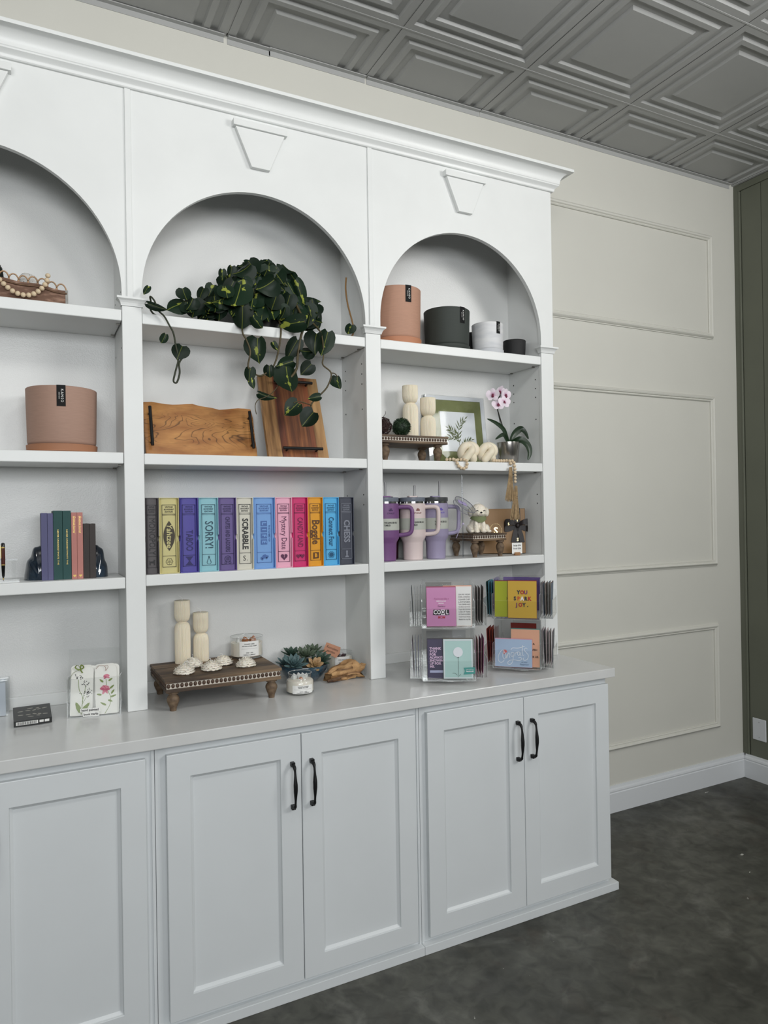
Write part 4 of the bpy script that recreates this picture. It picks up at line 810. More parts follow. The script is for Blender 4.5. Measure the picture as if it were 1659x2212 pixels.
# ================================================================== RIGHT BAY
U1, U2, U3 = 2.2558, 1.7777, 1.3694
def planter(loc, r, h, col, lab, saucer=True, label=True, rz=0.0, taper=0.95, col_s=None, marble=False, bumpy=True):
    t = thing('planter_pot', lab, 'planter', loc, rz, group='plain cylinder planters')
    nm = 'planter glaze %d %d %d' % col
    if marble: m_ = mat(nm, rgb(*col), 0.5, col2=rgb(226, 226, 226), nscale=9, stretch=(1, 1, 4))
    else: m_ = mat(nm, rgb(*col), 0.7, noise=0.05, nscale=30, stretch=(1, 1, 12), bump=0.12 if bumpy else 0, bscale=60)
    z0 = 0.105 * h if saucer else 0
    rb = r * taper
    part('pot', MB().lathe([(rb * 0.86, z0), (rb * 0.93, z0 + 0.002), (rb * 0.98, z0 + 0.007), (rb, z0 + 0.014), (rb + (r - rb) * 0.5, z0 + (h - z0) * 0.5), (r, h - 0.002), (r - 0.002, h), (r - 0.009, h), (r - 0.010, h - 0.01), (rb - 0.012, z0 + 0.02), (0, z0 + 0.018)], 64), m_, t, smooth=45)
    if saucer: part('saucer', MB().lathe([(r * 0.95, 0), (r * 0.985, 0.003), (r * 1.0, z0 + 0.003), (r * 0.975, z0 + 0.004), (rb * 0.93, z0 - 0.001), (0, z0 - 0.002)], 64), mat(nm + ' saucer', rgb(*(col_s or col)), 0.65), t, smooth=45)
    if label:
        wl, hl = min(0.027, r * 0.3), min(0.068, h * 0.38); vs = []; n = 6; rr_ = r + 0.0008
        for z in (h - hl, h + 0.0008):
            for k in range(n + 1): a = -PI / 2 + wl / r * (k / n - 0.5); q = rr_ - (r - rb) * (h - z) / h * 0.9; vs.append((q * math.cos(a), q * math.sin(a), z))
        for k in range(n + 1): a = -PI / 2 + wl / r * (k / n - 0.5); vs.append(((r - 0.0095) * math.cos(a), (r - 0.0095) * math.sin(a), h + 0.0008))
        fs = [(j * (n + 1) + k, j * (n + 1) + k + 1, (j + 1) * (n + 1) + k + 1, (j + 1) * (n + 1) + k) for j in range(2) for k in range(n)]
        lb = part('hang_label', MB().add(vs, fs), mat('black label', rgb(10, 11, 12), 0.6, spec=0.2), t, smooth=60)
        text('KANSO', (0.003 * wl / 0.027, 0, h - hl * 0.5), wl * 0.42, M_paper, t, XD, fit=hl * 0.62, wrap=r + 0.0016, spacing=1.3, name='label_lettering')
        text('DESIGNS', (-0.006 * wl / 0.027, 0, h - hl * 0.5), wl * 0.17, M_paper, t, XD, fit=hl * 0.32, wrap=r + 0.0016, spacing=1.3, name='label_lettering')
    return t
planter((1.372, -0.14, U1 + 0.0003), 0.100, 0.236, (182, 140, 118), 'tall terracotta pink planter with matching saucer in the right arch', rz=0.0, col_s=(184, 126, 94))
planter((1.616, -0.14, U1 + 0.0003), 0.100, 0.178, (52, 58, 54), 'wide dark green planter with saucer in the right arch', rz=0.18)
planter((1.806, -0.063, U1 + 0.0003), 0.040, 0.122, (24, 24, 25), 'small black planter half hidden behind the white one', saucer=False, label=False)
planter((1.806, -0.175, U1 + 0.0003), 0.070, 0.134, (198, 200, 204), 'white marbled planter with black label in the right arch', rz=0.12, marble=True)
planter((1.975, -0.145, U1 + 0.0003), 0.052, 0.086, (20, 20, 21), 'smallest matte black pot at the right end of the arched shelf', saucer=False, label=False, taper=0.92)

# ---- second shelf: riser with candles, print, knots, orchid
riser((1.4015, -0.128, U2 + 0.0003), 0.317, 0.200, 0.0715, 0.0325, 'beaded wooden riser under the ribbed candles and decorative balls, upper right shelf', feet_in=0.034, legr=0.019, pitch=0.0125)
RU = U2 + 0.1045
ribbed_candle((1.450, -0.100, RU + 0.0003), 0.228, 0.152, 0.0325, 'taller ivory ribbed candle beside the clipped green ball', 'ivory ribbed candles', wick=False)
ribbed_candle((1.527, -0.118, RU + 0.0003), 0.177, 0.099, 0.0325, 'shorter ivory ribbed candle in front of the green framed print', 'ivory ribbed candles', wick=False)
bxb = thing('boxwood_ball', 'dark green clipped boxwood ball on the upper riser', 'decorative ball', (1.374, -0.158, RU + 0.0405))
M_box = mat('boxwood leaves', rgb(20, 40, 22), 0.6, col2=rgb(38, 62, 36), nscale=60)
part('core', MB().sphere((0, 0, 0), 0.034, 20, 12), M_box, bxb, smooth=80)
mb = MB(); rr = random.Random(5)
for k in range(520):
    z = 1 - 2 * (k + 0.5) / 520; a = k * 2.39996; s_ = math.sqrt(1 - z * z); d = Vector((s_ * math.cos(a), s_ * math.sin(a), z)); u = d.orthogonal().normalized(); u.rotate(Matrix.Rotation(rr.random() * 6.28, 3, d)); v = d.cross(u); p0 = d * 0.032; p1 = d * rr.uniform(0.039, 0.0435) + u * 0.003
    if p1.z < -0.0402: continue
    mb.add([p0 - v * 0.001, p0 + u * 0.0012 + v * 0.0022 + d * 0.004, p1, p0 - u * 0.0 - v * 0.0026 + d * 0.004], [(0, 1, 2), (0, 2, 3)])
part('sprigs', mb, M_box, bxb, kind='stuff')
tw = thing('twig_ball', 'dark reddish woven twig ball beside the boxwood ball', 'decorative ball', (1.286, -0.158, RU + 0.0405))
M_twig = mat('dark twig', rgb(52, 34, 32), 0.7, noise=0.4, nscale=80); mb = MB(); rr = random.Random(9)
for k in range(46):
    ax = Vector((rr.gauss(0, 1), rr.gauss(0, 1), rr.gauss(0, 1))).normalized(); u = ax.orthogonal().normalized(); v = ax.cross(u); r_ = rr.uniform(0.034, 0.0385); a0 = rr.random() * 6.28; L_ = rr.uniform(2.0, 5.5); off = rr.uniform(-0.012, 0.012)
    q = math.sqrt(max(1e-6, r_ * r_ - off * off)); mb.tube([ax * off + (u * math.cos(a0 + L_ * j / 12) + v * math.sin(a0 + L_ * j / 12)) * q * (1 + 0.03 * math.sin(j * 1.7)) for j in range(13)], 0.0013, 5)
part('woven_twigs', mb, M_twig, tw); part('inner_core', MB().sphere((0, 0, 0), 0.028, 14, 9), mat('twig shadow core', rgb(58, 40, 36), 0.9), tw)
part('loose_twig', MB().tube(smoothpts([(0.0, 0, 0.034), (0.006, -0.004, 0.045), (0.012, -0.004, 0.052), (0.013, -0.003, 0.062)], 4), 0.001, 5), M_twig, tw)

fr = thing('framed_print', 'botanical leaf print with green mat in a clear acrylic frame', 'framed print', (1.722, -0.069, U2 + 0.0020)); fr.rotation_euler = (math.radians(-7), 0, 0)
part('acrylic_frame', MB().sheet(-0.158, 0.158, 0, 0.004, 0, 0.316).sheet(-0.158, 0.158, 0.008, 0.012, 0, 0.316).box(-0.158, -0.150, -0.0005, 0.013, 0.306, 0.318, 1), [M_clear, M_edge], fr)
part('frame_border', MB().box(-0.157, -0.135, 0.0042, 0.0076, 0.001, 0.315).box(0.138, 0.157, 0.0042, 0.0076, 0.001, 0.315).box(-0.135, 0.138, 0.0042, 0.0076, 0.297, 0.315), mat('frosted frame border', rgb(196, 200, 206), 0.35), fr)
part('green_mat', MB().box(-0.134, 0.137, 0.0040, 0.0076, 0.001, 0.296), mat('moss green mat board', rgb(110, 116, 70), 0.7, noise=0.06, nscale=40), fr)
part('print_sheet', MB().box(-0.086, 0.100, 0.0030, 0.0042, 0.060, 0.243), mat('print paper', rgb(214, 218, 222), 0.6), fr)
M_lp = mat('printed olive leaf', rgb(86, 96, 58), 0.7); mb = MB(); yb = 0.0026
def pleaf(x, z, a, l, wd):
    dx, dz = math.cos(a), math.sin(a); nx, nz = -dz, dx
    P = [(x, z), (x + dx * l * 0.35 + nx * wd, z + dz * l * 0.35 + nz * wd), (x + dx * l + nx * wd * 0.4, z + dz * l + nz * wd * 0.4), (x + dx * l * 0.4 - nx * wd, z + dz * l * 0.4 - nz * wd)]
    mb.prism(P[::-1], yb, yb + 0.0003)
def sprig(P, n, l):
    P = smoothpts([(p[0], yb, p[1]) for p in P], 8)
    for i in range(len(P) - 1):
        d = (P[i + 1] - P[i]).normalized(); nx = Vector((-d.z, 0, d.x)) * 0.0008; a, b = P[i], P[i + 1]; mb.add([a - nx, a + nx, b + nx, b - nx], [(0, 1, 2, 3)]) 
    for k in range(n):
        i = int((0.25 + 0.72 * k / n) * (len(P) - 1)); d = P[min(i + 1, len(P) - 1)] - P[i]; a = math.atan2(d.z, d.x)
        for s_ in (-1, 1): pleaf(P[i].x, P[i].z, a + s_ * (0.75 - 0.25 * k / n), l * (0.7 + 0.5 * math.sin(PI * k / n)), 0.0032)
    pleaf(P[-1].x, P[-1].z, a, l * 0.8, 0.003)
sprig([(0.010, 0.062), (0.004, 0.12), (0.014, 0.18), (0.045, 0.212)], 7, 0.030); sprig([(0.008, 0.10), (-0.012, 0.14), (-0.045, 0.165)], 7, 0.032); sprig([(0.012, 0.066), (0.035, 0.10), (0.072, 0.115)], 7, 0.026); sprig([(0.005, 0.11), (-0.03, 0.125), (-0.06, 0.12)], 4, 0.026)
part('printed_branch', mb, M_lp, fr)

def knot(loc, rz, lab):
    t = thing('knot_candle', lab, 'candle', loc, rz, group='cream knot candles')
    K = [(-0.016, -0.012, 0.0), (-0.014, -0.016, 0.018), (-0.002, -0.022, 0.036), (0.014, -0.014, 0.054), (0.012, 0.006, 0.072), (-0.010, 0.012, 0.078), (-0.032, 0.004, 0.066), (-0.037, -0.004, 0.046), (-0.028, 0.008, 0.028), (-0.008, 0.020, 0.026), (0.010, 0.016, 0.036), (0.028, 0.002, 0.046), (0.036, -0.004, 0.060), (0.024, 0.000, 0.078), (0.000, -0.006, 0.080), (-0.012, -0.014, 0.066)]
    # two interlocking loops and two legs
    A = [(-0.022, -0.010, 0.017), (-0.012, -0.018, 0.032), (0.001, -0.024, 0.048), (0.008, -0.012, 0.064), (-0.008, -0.004, 0.074), (-0.028, -0.008, 0.066), (-0.036, 0.0, 0.048), (-0.026, 0.012, 0.032), (-0.004, 0.018, 0.026), (0.018, 0.008, 0.032), (0.034, -0.004, 0.048), (0.034, -0.004, 0.066), (0.016, 0.002, 0.078), (-0.006, 0.012, 0.074)]
    B_ = [(0.016, -0.002, 0.017), (0.020, -0.010, 0.024), (0.008, 0.0, 0.040), (-0.008, 0.014, 0.050)]
    A = [(x, y, min(z, 0.0765)) for x, y, z in A]
    mb = MB().tube(smoothpts(A, 7), 0.0168, 16).tube(smoothpts([(0.024, -0.004, 0.0168)] + [(0.014, -0.012, 0.028), (-0.002, 0.0, 0.044), (-0.008, 0.012, 0.060)], 6), 0.0165, 16).sphere((-0.022, -0.010, 0.0169), 0.0168, 16, 10).sphere((0.024, -0.004, 0.0168), 0.0165, 16, 10)
    part('wax_knot', mb, M_wax, t, smooth=80); part('wick', MB().tube([(0.01, 0.0, 0.09), (0.012, 0, 0.101)], 0.0009, 5), M_paper, t); return t
knot((1.683, -0.190, U2 + 0.0004), 0.0, 'cream knotted candle in front of the framed print')
knot((1.784, -0.190, U2 + 0.0004), 0.12, 'cream knotted candle next to the silver orchid pot')

OX, OY = 1.935, -0.140
orc = thing('potted_orchid', 'pink and white orchid with strap leaves in a silver pot', 'plant', (OX, OY, U2 + 0.0003))
part('pot', MB().lathe([(0.040, 0), (0.043, 0.003), (0.0525, 0.098), (0.0525, 0.1), (0.0495, 0.1), (0.046, 0.085), (0, 0.084)], 48), mat('brushed silver', rgb(170, 166, 162), 0.22, metal=0.95), orc, smooth=40)
part('bark_mix', MB().lathe([(0.047, 0.088), (0.02, 0.094), (0, 0.095)], 20), mat('orchid bark', rgb(46, 36, 28), 0.9, bump=0.8, bscale=100), orc)
M_ol = mat('orchid leaf', rgb(30, 50, 30), 0.35, noise=0.1, nscale=20)
def strap(P, W, up=(0, -1, 0)):
    P = smoothpts(P, 6); vs = []; N = len(P)
    for i, p in enumerate(P):
        t = i / (N - 1); d = (P[min(i + 1, N - 1)] - P[max(i - 1, 0)]).normalized(); s_ = d.cross(Vector(up)).normalized(); nn = s_.cross(d)
        w_ = W * (math.sin(PI * (0.12 + 0.86 * t)) ** 0.7)
        for k in (-1, -0.5, 0, 0.5, 1): vs.append(p + s_ * w_ * k + nn * (0.35 * w_ * abs(k)))
    return MB().add(vs, [(i * 5 + k, i * 5 + k + 1, i * 5 + k + 6, i * 5 + k + 5) for i in range(N - 1) for k in range(4)])
def rel(pts, y): return [(x - OX, (yy if yy is not None else y) - OY, z - U2) for (x, yy, z) in pts]
for P, W in ((rel([(1.938, None, 1.870), (1.915, -.15, 1.905), (1.894, -.155, 1.937), (1.85, -.16, 1.962), (1.803, -.165, 1.977)], OY), 0.011), (rel([(1.935, None, 1.872), (1.90, -.16, 1.902), (1.865, -.185, 1.905), (1.82, -.20, 1.883)], OY), 0.010),
             (rel([(1.942, None, 1.870), (1.965, -.14, 1.915), (2.0, -.14, 1.94), (2.018, -.15, 1.93), (2.030, -.165, 1.895)], OY), 0.016), (rel([(1.945, None, 1.870), (1.975, -.17, 1.888), (1.995, -.195, 1.865), (2.002, -.205, 1.83), (1.992, -.207, 1.795)], OY), 0.018)):
    part('strap_leaf', strap(P, W), M_ol, orc, smooth=80)
M_st = mat('orchid stem', rgb(34, 34, 26), 0.6)
part('flower_stem', MB().tube(rel([tuple(p) for p in smoothpts([(1.935, -.14, 1.872), (1.905, -.15, 1.93), (1.876, -.155, 1.998), (1.864, -.16, 2.026), (1.868, -.16, 2.06), (1.88, -.16, 2.09)], 6)], OY), 0.0028, 7), M_st, orc, smooth=80)
part('stake', MB().tube(rel([(1.930, -.14, 1.872), (1.889, -.15, 1.95), (1.873, -.153, 2.005)], OY), 0.0016, 6), M_st, orc)
def petal_mesh(name, m_, l, w_, cup):
    vs = []; n = 5; T = [0, 0.2, 0.45, 0.7, 0.9, 1.0]; W = [0.2, 0.65, 0.95, 1.0, 0.65, 0.15]
    for t, q in zip(T, W):
        for k in range(n): v = (k - 2) / 2; vs.append((w_ * q * v, -cup * l * (t * t) + 0.12 * l * abs(v) ** 2 * 0.3, l * t))
    return MB().add(vs, [(j * n + k, j * n + k + 1, (j + 1) * n + k + 1, (j + 1) * n + k) for j in range(5) for k in range(n - 1)]).mesh(name, m_, 70)
def petal_mat():
    m = bpy.data.materials.new('orchid petal'); m.use_nodes = True; nt = m.node_tree; p = nt.nodes['Principled BSDF']; tc = nt.nodes.new('ShaderNodeTexCoord'); s_ = nt.nodes.new('ShaderNodeSeparateXYZ'); nt.links.new(tc.outputs['Object'], s_.inputs[0])
    cr = nt.nodes.new('ShaderNodeValToRGB'); e = cr.color_ramp.elements; e[0].position = 0.12; e[0].color = rgb(118, 36, 74); e[1].position = 0.75; e[1].color = rgb(232, 220, 230); x = e.new(0.4); x.color = rgb(214, 180, 204)
    ml = nt.nodes.new('ShaderNodeMath'); ml.operation = 'MULTIPLY'; ml.inputs[1].default_value = 52.0; nt.links.new(s_.outputs['Z'], ml.inputs[0]); nt.links.new(ml.outputs[0], cr.inputs['Fac']); nt.links.new(cr.outputs[0], p.inputs['Base Color']); p.inputs['Roughness'].default_value = 0.6; return m
M_pet = petal_mat(); PW = petal_mesh('petal', M_pet, 0.031, 0.0165, 0.2); PN = petal_mesh('petal', M_pet, 0.029, 0.0115, 0.15)
for (x, y, z, ph, pt_) in ((1.836, -.165, 2.086, -35, 10), (1.904, -.168, 2.088, 10, 8), (1.889, -.175, 2.055, -10, -12), (1.861, -.17, 2.042, -25, -25), (1.884, -.150, 2.106, 15, 30)):
    f_ = part('blossom', MB().sphere((0, -0.004, 0), (0.0045, 0.005, 0.0045), 10, 7).sphere((0, -0.006, -0.006), (0.006, 0.004, 0.006), 10, 7), mat('orchid lip', rgb(112, 22, 58), 0.5), orc, smooth=80)
    f_.matrix_local = Matrix.Translation((x - OX, y - OY, z - U2)) @ Matrix.Rotation(math.radians(ph), 4, 'Z') @ Matrix.Rotation(math.radians(pt_), 4, 'X')
    for k, (me, a) in enumerate(((PN, 0), (PW, 78), (PN, 140), (PN, 220), (PW, 282))):
        o = link('petal', me, f_); o.matrix_local = Matrix.Rotation(math.radians(a), 4, 'Y')
    part('flower_stalk', MB().tube([(x - OX, y - OY + 0.002, z - U2), (1.872 - OX, -.158 - OY, 2.068 - U2)], 0.0012, 5), M_st, orc)

def garland(name, lab, loc, pts, r, extra=None, skip=None):
    t = thing(name, lab, 'bead garland', loc); L0 = Vector(loc); me = MB().sphere((0, 0, 0), (r, r, r * 0.93), 14, 9).mesh('bead', M_bead, 80)
    for path in pts:
        P = [p - L0 for p in smoothpts(path, 12)]; part('cord', MB().tube(P, 0.0009, 5), M_cord, t); acc = 0.0; last = P[0]; nxt = 0.0
        for a, b in zip(P[:-1], P[1:]):
            d = (b - a).length
            while nxt <= acc + d and d > 0:
                c = a.lerp(b, (nxt - acc) / d); o = link('bead', me, t, c); o.rotation_euler = (b - a).to_track_quat('Z', 'Y').to_euler(); nxt += r * 1.93
            acc += d
    return t
yb_ = -0.2628
gl = garland('bead_garland', 'wooden bead garland with jute tassels draped over the shelf edge by the knot candles', (1.72, -0.235, U2 + 0.0075),
    [[(1.545, -0.235, U2 + 0.0078), (1.560, -0.247, U2 + 0.0085), (1.571, -0.2608, U2 + 0.0062), (1.578, yb_, 1.771), (1.583, yb_, 1.760), (1.596, yb_, 1.750), (1.611, yb_, 1.747), (1.624, yb_, 1.754), (1.628, yb_, 1.768), (1.625, -0.2608, U2 + 0.0062), (1.615, -0.247, U2 + 0.0085), (1.598, -0.232, U2 + 0.0078), (1.580, -0.230, U2 + 0.0078)],
     [(1.775, -0.2475, U2 + 0.0075), (1.82, -0.2455, U2 + 0.0075), (1.842, -0.247, U2 + 0.0085), (1.851, -0.2608, U2 + 0.0062), (1.854, yb_, 1.774), (1.853, yb_, 1.764)],
     [(1.860, -0.246, U2 + 0.0078), (1.866, -0.249, U2 + 0.0085), (1.870, -0.2608, U2 + 0.0062), (1.873, yb_, 1.772), (1.876, yb_, 1.750), (1.877, yb_, 1.72), (1.876, yb_, 1.683)]], 0.0072)
def tassel(x, y, z, L_, seed, lean):
    rr = random.Random(seed); mb = MB(); g0 = Vector(gl.location)
    for k in range(110):
        a = rr.random() * 6.28; q = math.sqrt(rr.random()); x1, y1 = q * math.cos(a), q * math.sin(a)
        P = [(x + x1 * 0.006, y + y1 * 0.005, z), (x + x1 * 0.0095 + lean * 0.15, y + y1 * 0.0055, z - L_ * 0.25), (x + x1 * 0.009 + lean * 0.3, y + y1 * 0.0055, z - L_ * 0.33), (x + x1 * 0.019 + lean * 0.7, y + y1 * 0.0075, z - L_ * 0.7), (x + x1 * 0.025 + lean, y + y1 * 0.0085 , z - L_ * rr.uniform(0.93, 1.03))]
        mb.tube([Vector(p) - g0 for p in smoothpts(P, 2)], 0.0011, 4)
    t_ = part('tassel', mb, M_jute, gl); t_['kind'] = 'stuff'
    P = [Vector((x + lean * 0.25 + 0.0098 * math.cos(j * 0.5), y + 0.0062 * math.sin(j * 0.5), z - L_ * 0.29 - 0.0004 * j)) - g0 for j in range(40)]
    part('tassel_binding', MB().tube(P, 0.0011, 5), M_cord, gl)
tassel(1.849, -0.2685, 1.757, 0.147, 1, -0.006); tassel(1.8755, -0.2690, 1.676, 0.145, 2, -0.008)

# ---- third shelf: tumblers, riser with dog, gift box
def tumbler(loc, col, lab, ht=0.0, lid_col=(112, 118, 130), rz=0.0, straws=((0.0, 0.0, 0.062),), lettering=True, ink=(70, 60, 66), handle=True, ha=0.58):
    t = thing('travel_tumbler', lab, 'tumbler', loc, rz, group='handled travel tumblers'); nm = 'tumbler %d %d %d' % col
    m_ = mat(nm, rgb(*col), 0.45, bump=0.05, bscale=800)
    part('body', MB().lathe([(0.038, 0), (0.0405, 0.003), (0.0425, 0.070), (0.0445, 0.078), (0.053, 0.092), (0.0545, 0.100), (0.0545, 0.232), (0.052, 0.2345), (0.02, 0.2345)], 56), m_, t, smooth=35)
    part('steel_collar', MB().lathe([(0.0525, 0.2345), (0.0525, 0.2425), (0.02, 0.2425)], 48), M_steel, t, smooth=35)
    ld = part('lid', MB().lathe([(0.054, 0.2425), (0.0545, 0.244), (0.0545, 0.258), (0.053, 0.2595), (0.03, 0.2605), (0, 0.2605)], 48), mat('tumbler lid %d' % lid_col[0], rgb(*lid_col), 0.3, coat=0.4), t, smooth=35)
    part('lid_slider', MB().box(-0.020, 0.020, -0.012, 0.012, 0.2605, 0.266), mat('tumbler lid slider %d' % col[0], rgb(*[min(255, c + 10) for c in col]), 0.4), ld, bevel=0.003)
    vs = []; n = 40
    for z in (0.126, 0.173):
        for k in range(n + 1): a = -PI / 2 + 4.6 * (k / n - 0.5); vs.append((0.0551 * math.cos(a), 0.0551 * math.sin(a), z))
    part('paper_band', MB().add(vs, [(k, k + 1, k + n + 2, k + n + 1) for k in range(n)]), mat('grey paper band', rgb(178, 181, 172), 0.6), t, smooth=60)
    if handle:
        P = smoothpts([(0.050, 0, 0.219), (0.075, 0, 0.220), (0.098, 0, 0.218), (0.108, 0, 0.206), (0.109, 0, 0.18), (0.108, 0, 0.145), (0.105, 0, 0.122), (0.094, 0, 0.110), (0.072, 0, 0.106), (0.050, 0, 0.105)], 5)
        part('handle', MB().tube(P, 0.0078, 10, flat=1.1).xf(Matrix.Rotation(-ha, 4, 'Z')), m_, t, smooth=80)
    for (sx, sy, sl) in straws:
        part('straw', MB().tube([(sx, sy, 0.2605), (sx * 1.15, sy, 0.2605 + sl)], 0.0042, 12), mat('smoky straw', rgb(150, 150, 152), 0.25), t, smooth=60)
    if lettering:
        mi = mat('tumbler ink %d' % col[0], rgb(*ink), 0.5)
        text('STANLEY', (-0.004, 0, 0.194), 0.009, mi, t, fit=0.034, wrap=0.0549, bold=0.0002, name='logo_lettering')
        em = MB()
        for k, (dx, dz, q) in enumerate(((0, 0.2075, 0.0045), (-0.006, 0.2065, 0.003), (0.006, 0.2065, 0.003), (-0.003, 0.2125, 0.0022), (0.003, 0.2125, 0.0022))): em.sphere((dx - 0.004, -0.0545, dz), (q, 0.0009, q), 8, 5)
        part('logo_mark', em, mi, t)
        text('THE QUENCHER H2.0', (-0.004, 0, 0.156), 0.0098, M_ink, t, fit=0.058, wrap=0.0555, bold=0.0003, name='band_lettering')
        text('TUMBLER', (-0.020, 0, 0.145), 0.0098, M_ink, t, fit=0.026, wrap=0.0555, bold=0.0003, name='band_lettering')
    return t
tumbler((1.290, -0.165, U3 + 0.0003), (114, 76, 124), 'plum purple tumbler with handle, cut off by the pilaster', ink=(60, 30, 80), ha=0.585)
tumbler((1.4160, -0.165, U3 + 0.0003), (212, 196, 194), 'pale blush tumbler with handle in the middle of the row', ha=0.63, straws=((0.008, -0.002, 0.048), (0.013, 0.004, 0.050)), ink=(120, 70, 60))
tumbler((1.5275, -0.165, U3 + 0.0003), (150, 142, 170), 'lilac tumbler with handle and dark lid, end of the row', ha=0.14, lid_col=(70, 72, 74), straws=((0.02, 0.0, 0.068),), ink=(90, 70, 170))
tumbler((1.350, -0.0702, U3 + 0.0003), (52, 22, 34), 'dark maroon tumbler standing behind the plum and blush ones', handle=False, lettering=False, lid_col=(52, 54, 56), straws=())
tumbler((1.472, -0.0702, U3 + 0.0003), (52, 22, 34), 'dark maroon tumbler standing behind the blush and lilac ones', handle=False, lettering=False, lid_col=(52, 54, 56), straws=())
ls = thing('spare_tumbler_lid', 'clear tumbler lid with lilac slider and straw tied on beside the dog figurine', 'tumbler lid', (1.632, -0.215, U3 + 0.0003))
M_sm = clear_mat('smoky clear lid', tint=(0.90, 0.905, 0.92, 1), base=0.06, rough=0.08); lidM = Matrix.Translation((0.018, 0.012, 0.222)) @ Matrix.Rotation(math.radians(22), 4, 'Y') @ Matrix.Rotation(math.radians(38), 4, 'X')
lid_o = part('lid', MB().lathe([(0.045, -0.012), (0.050, -0.010), (0.052, 0.006), (0.050, 0.009), (0.046, 0.006), (0.0, 0.005)], 40, cap0=False), M_sm, ls, smooth=40); lid_o.matrix_local = lidM
part('lid_rim', MB().tube([(0.052 * math.cos(2 * PI * k / 40), 0.052 * math.sin(2 * PI * k / 40), 0.007) for k in range(40)], 0.0016, 6, closed=True).tube([(0.050 * math.cos(2 * PI * k / 40), 0.050 * math.sin(2 * PI * k / 40), -0.010) for k in range(40)], 0.0013, 6, closed=True), mat('smoky lid rim', rgb(126, 126, 136), 0.25), lid_o, smooth=80)
part('lid_slider', MB().box(-0.040, 0.006, -0.011, 0.011, 0.006, 0.011), mat('lilac plastic', rgb(170, 158, 200), 0.4), lid_o, bevel=0.003)
part('straw', MB().lathe([(0.0036, 0.0), (0.0036, 0.355)], 12), clear_mat('clear straw', tint=(0.82, 0.83, 0.85, 1), base=0.10), ls, smooth=60)
part('ribbon', MB().tube(smoothpts([(-0.002, -0.003, 0.145), (-0.02, -0.006, 0.12), (-0.036, -0.004, 0.085)], 5), 0.0022, 6, flat=0.3).tube(smoothpts([(0.0, -0.003, 0.145), (0.02, -0.006, 0.130), (0.036, -0.006, 0.112)], 5), 0.0012, 6, flat=0.4).sphere((0, -0.004, 0.145), 0.005, 8, 6), mat('lilac ribbon', rgb(190, 180, 206), 0.3), ls)

riser((1.760, -0.140, U3 + 0.0003), 0.178, 0.190, 0.070, 0.0315, 'small square beaded riser carrying the dog figurine', feet_in=0.022, legr=0.018, pitch=0.0118)
DZ = U3 + 0.1019
dog = thing('dog_figurine', 'white curly dog figurine candle with green neckerchief on the small riser', 'figurine', (1.757, -0.150, DZ), math.radians(-16))
M_dog = mat('cream dog wax', rgb(238, 230, 214), 0.6, noise=0.04, nscale=60, sub=0.1, bump=0.5, bscale=180)
mb = MB()
for (c, r_) in (((0, 0.012, 0.036), (0.036, 0.034, 0.040)), ((0, 0.002, 0.056), (0.030, 0.027, 0.028)), ((0, -0.006, 0.097), (0.037, 0.033, 0.032)), ((0, -0.030, 0.087), (0.021, 0.014, 0.014)), ((0, -0.004, 0.118), (0.024, 0.022, 0.012)),
                ((-0.037, -0.004, 0.092), (0.012, 0.014, 0.021)), ((0.037, -0.004, 0.092), (0.012, 0.014, 0.021)),
                ((-0.017, -0.022, 0.028), (0.0115, 0.012, 0.030)), ((0.015, -0.022, 0.028), (0.0115, 0.012, 0.030)), ((-0.017, -0.030, 0.008), (0.013, 0.014, 0.0082)), ((0.015, -0.030, 0.008), (0.013, 0.014, 0.0082)),
                ((-0.034, 0.010, 0.020), (0.018, 0.026, 0.020)), ((0.036, 0.008, 0.020), (0.018, 0.026, 0.020)), ((-0.036, -0.014, 0.008), (0.012, 0.014, 0.0082)), ((0.042, -0.016, 0.008), (0.013, 0.014, 0.0082)), ((0.03, 0.04, 0.016), (0.018, 0.012, 0.012))):
    mb.sphere(c, r_, 20, 14)
db = part('body', mb, M_dog, dog, smooth=180); rm = db.modifiers.new('remesh', 'REMESH'); rm.mode = 'VOXEL'; rm.voxel_size = 0.0022; rm.use_smooth_shade = True
sm = db.modifiers.new('smooth', 'SMOOTH'); sm.iterations = 5; sm.factor = 0.5
tx = bpy.data.textures.new('fur_curls', 'CLOUDS'); tx.noise_scale = 0.006; dm = db.modifiers.new('curls', 'DISPLACE'); dm.texture = tx; dm.strength = 0.0032; dm.mid_level = 0.55
for sx in (-1, 1): part('eye', MB().tube(smoothpts([(sx * 0.0165 - 0.0055, -0.0375, 0.097), (sx * 0.0165, -0.0385, 0.1005), (sx * 0.0165 + 0.0055, -0.0375, 0.097)], 4), 0.0014, 6), M_ink, dog)
part('nose', MB().sphere((0, -0.0445, 0.0905), (0.0052, 0.004, 0.004), 12, 8), M_ink, dog, smooth=80)
part('mouth', MB().tube(smoothpts([(-0.009, -0.0425, 0.083), (-0.004, -0.0445, 0.0805), (0, -0.045, 0.083), (0.004, -0.0445, 0.0805), (0.009, -0.0425, 0.083)], 3), 0.0007, 5), mat('mouth line', rgb(120, 92, 80), 0.6), dog)
vs = []; n = 36
for (q, z, dr) in ((0.0, 0.074, 0.030), (0.5, 0.068, 0.0345), (1.0, 0.062, 0.036)):
    for k in range(n):
        a = 2 * PI * k / n; fr_ = max(0, math.cos(a + PI / 2)) ** 3; vs.append((dr * 1.02 * math.cos(a), -0.001 + (dr * 0.92 + 0.003 * fr_) * math.sin(a), z - q * 0.015 * fr_))
part('neckerchief', MB().add(vs, [(j * n + k, j * n + (k + 1) % n, (j + 1) * n + (k + 1) % n, (j + 1) * n + k) for j in range(2) for k in range(n)]), mat('olive green cloth', rgb(116, 126, 88), 0.8), dog, smooth=60)
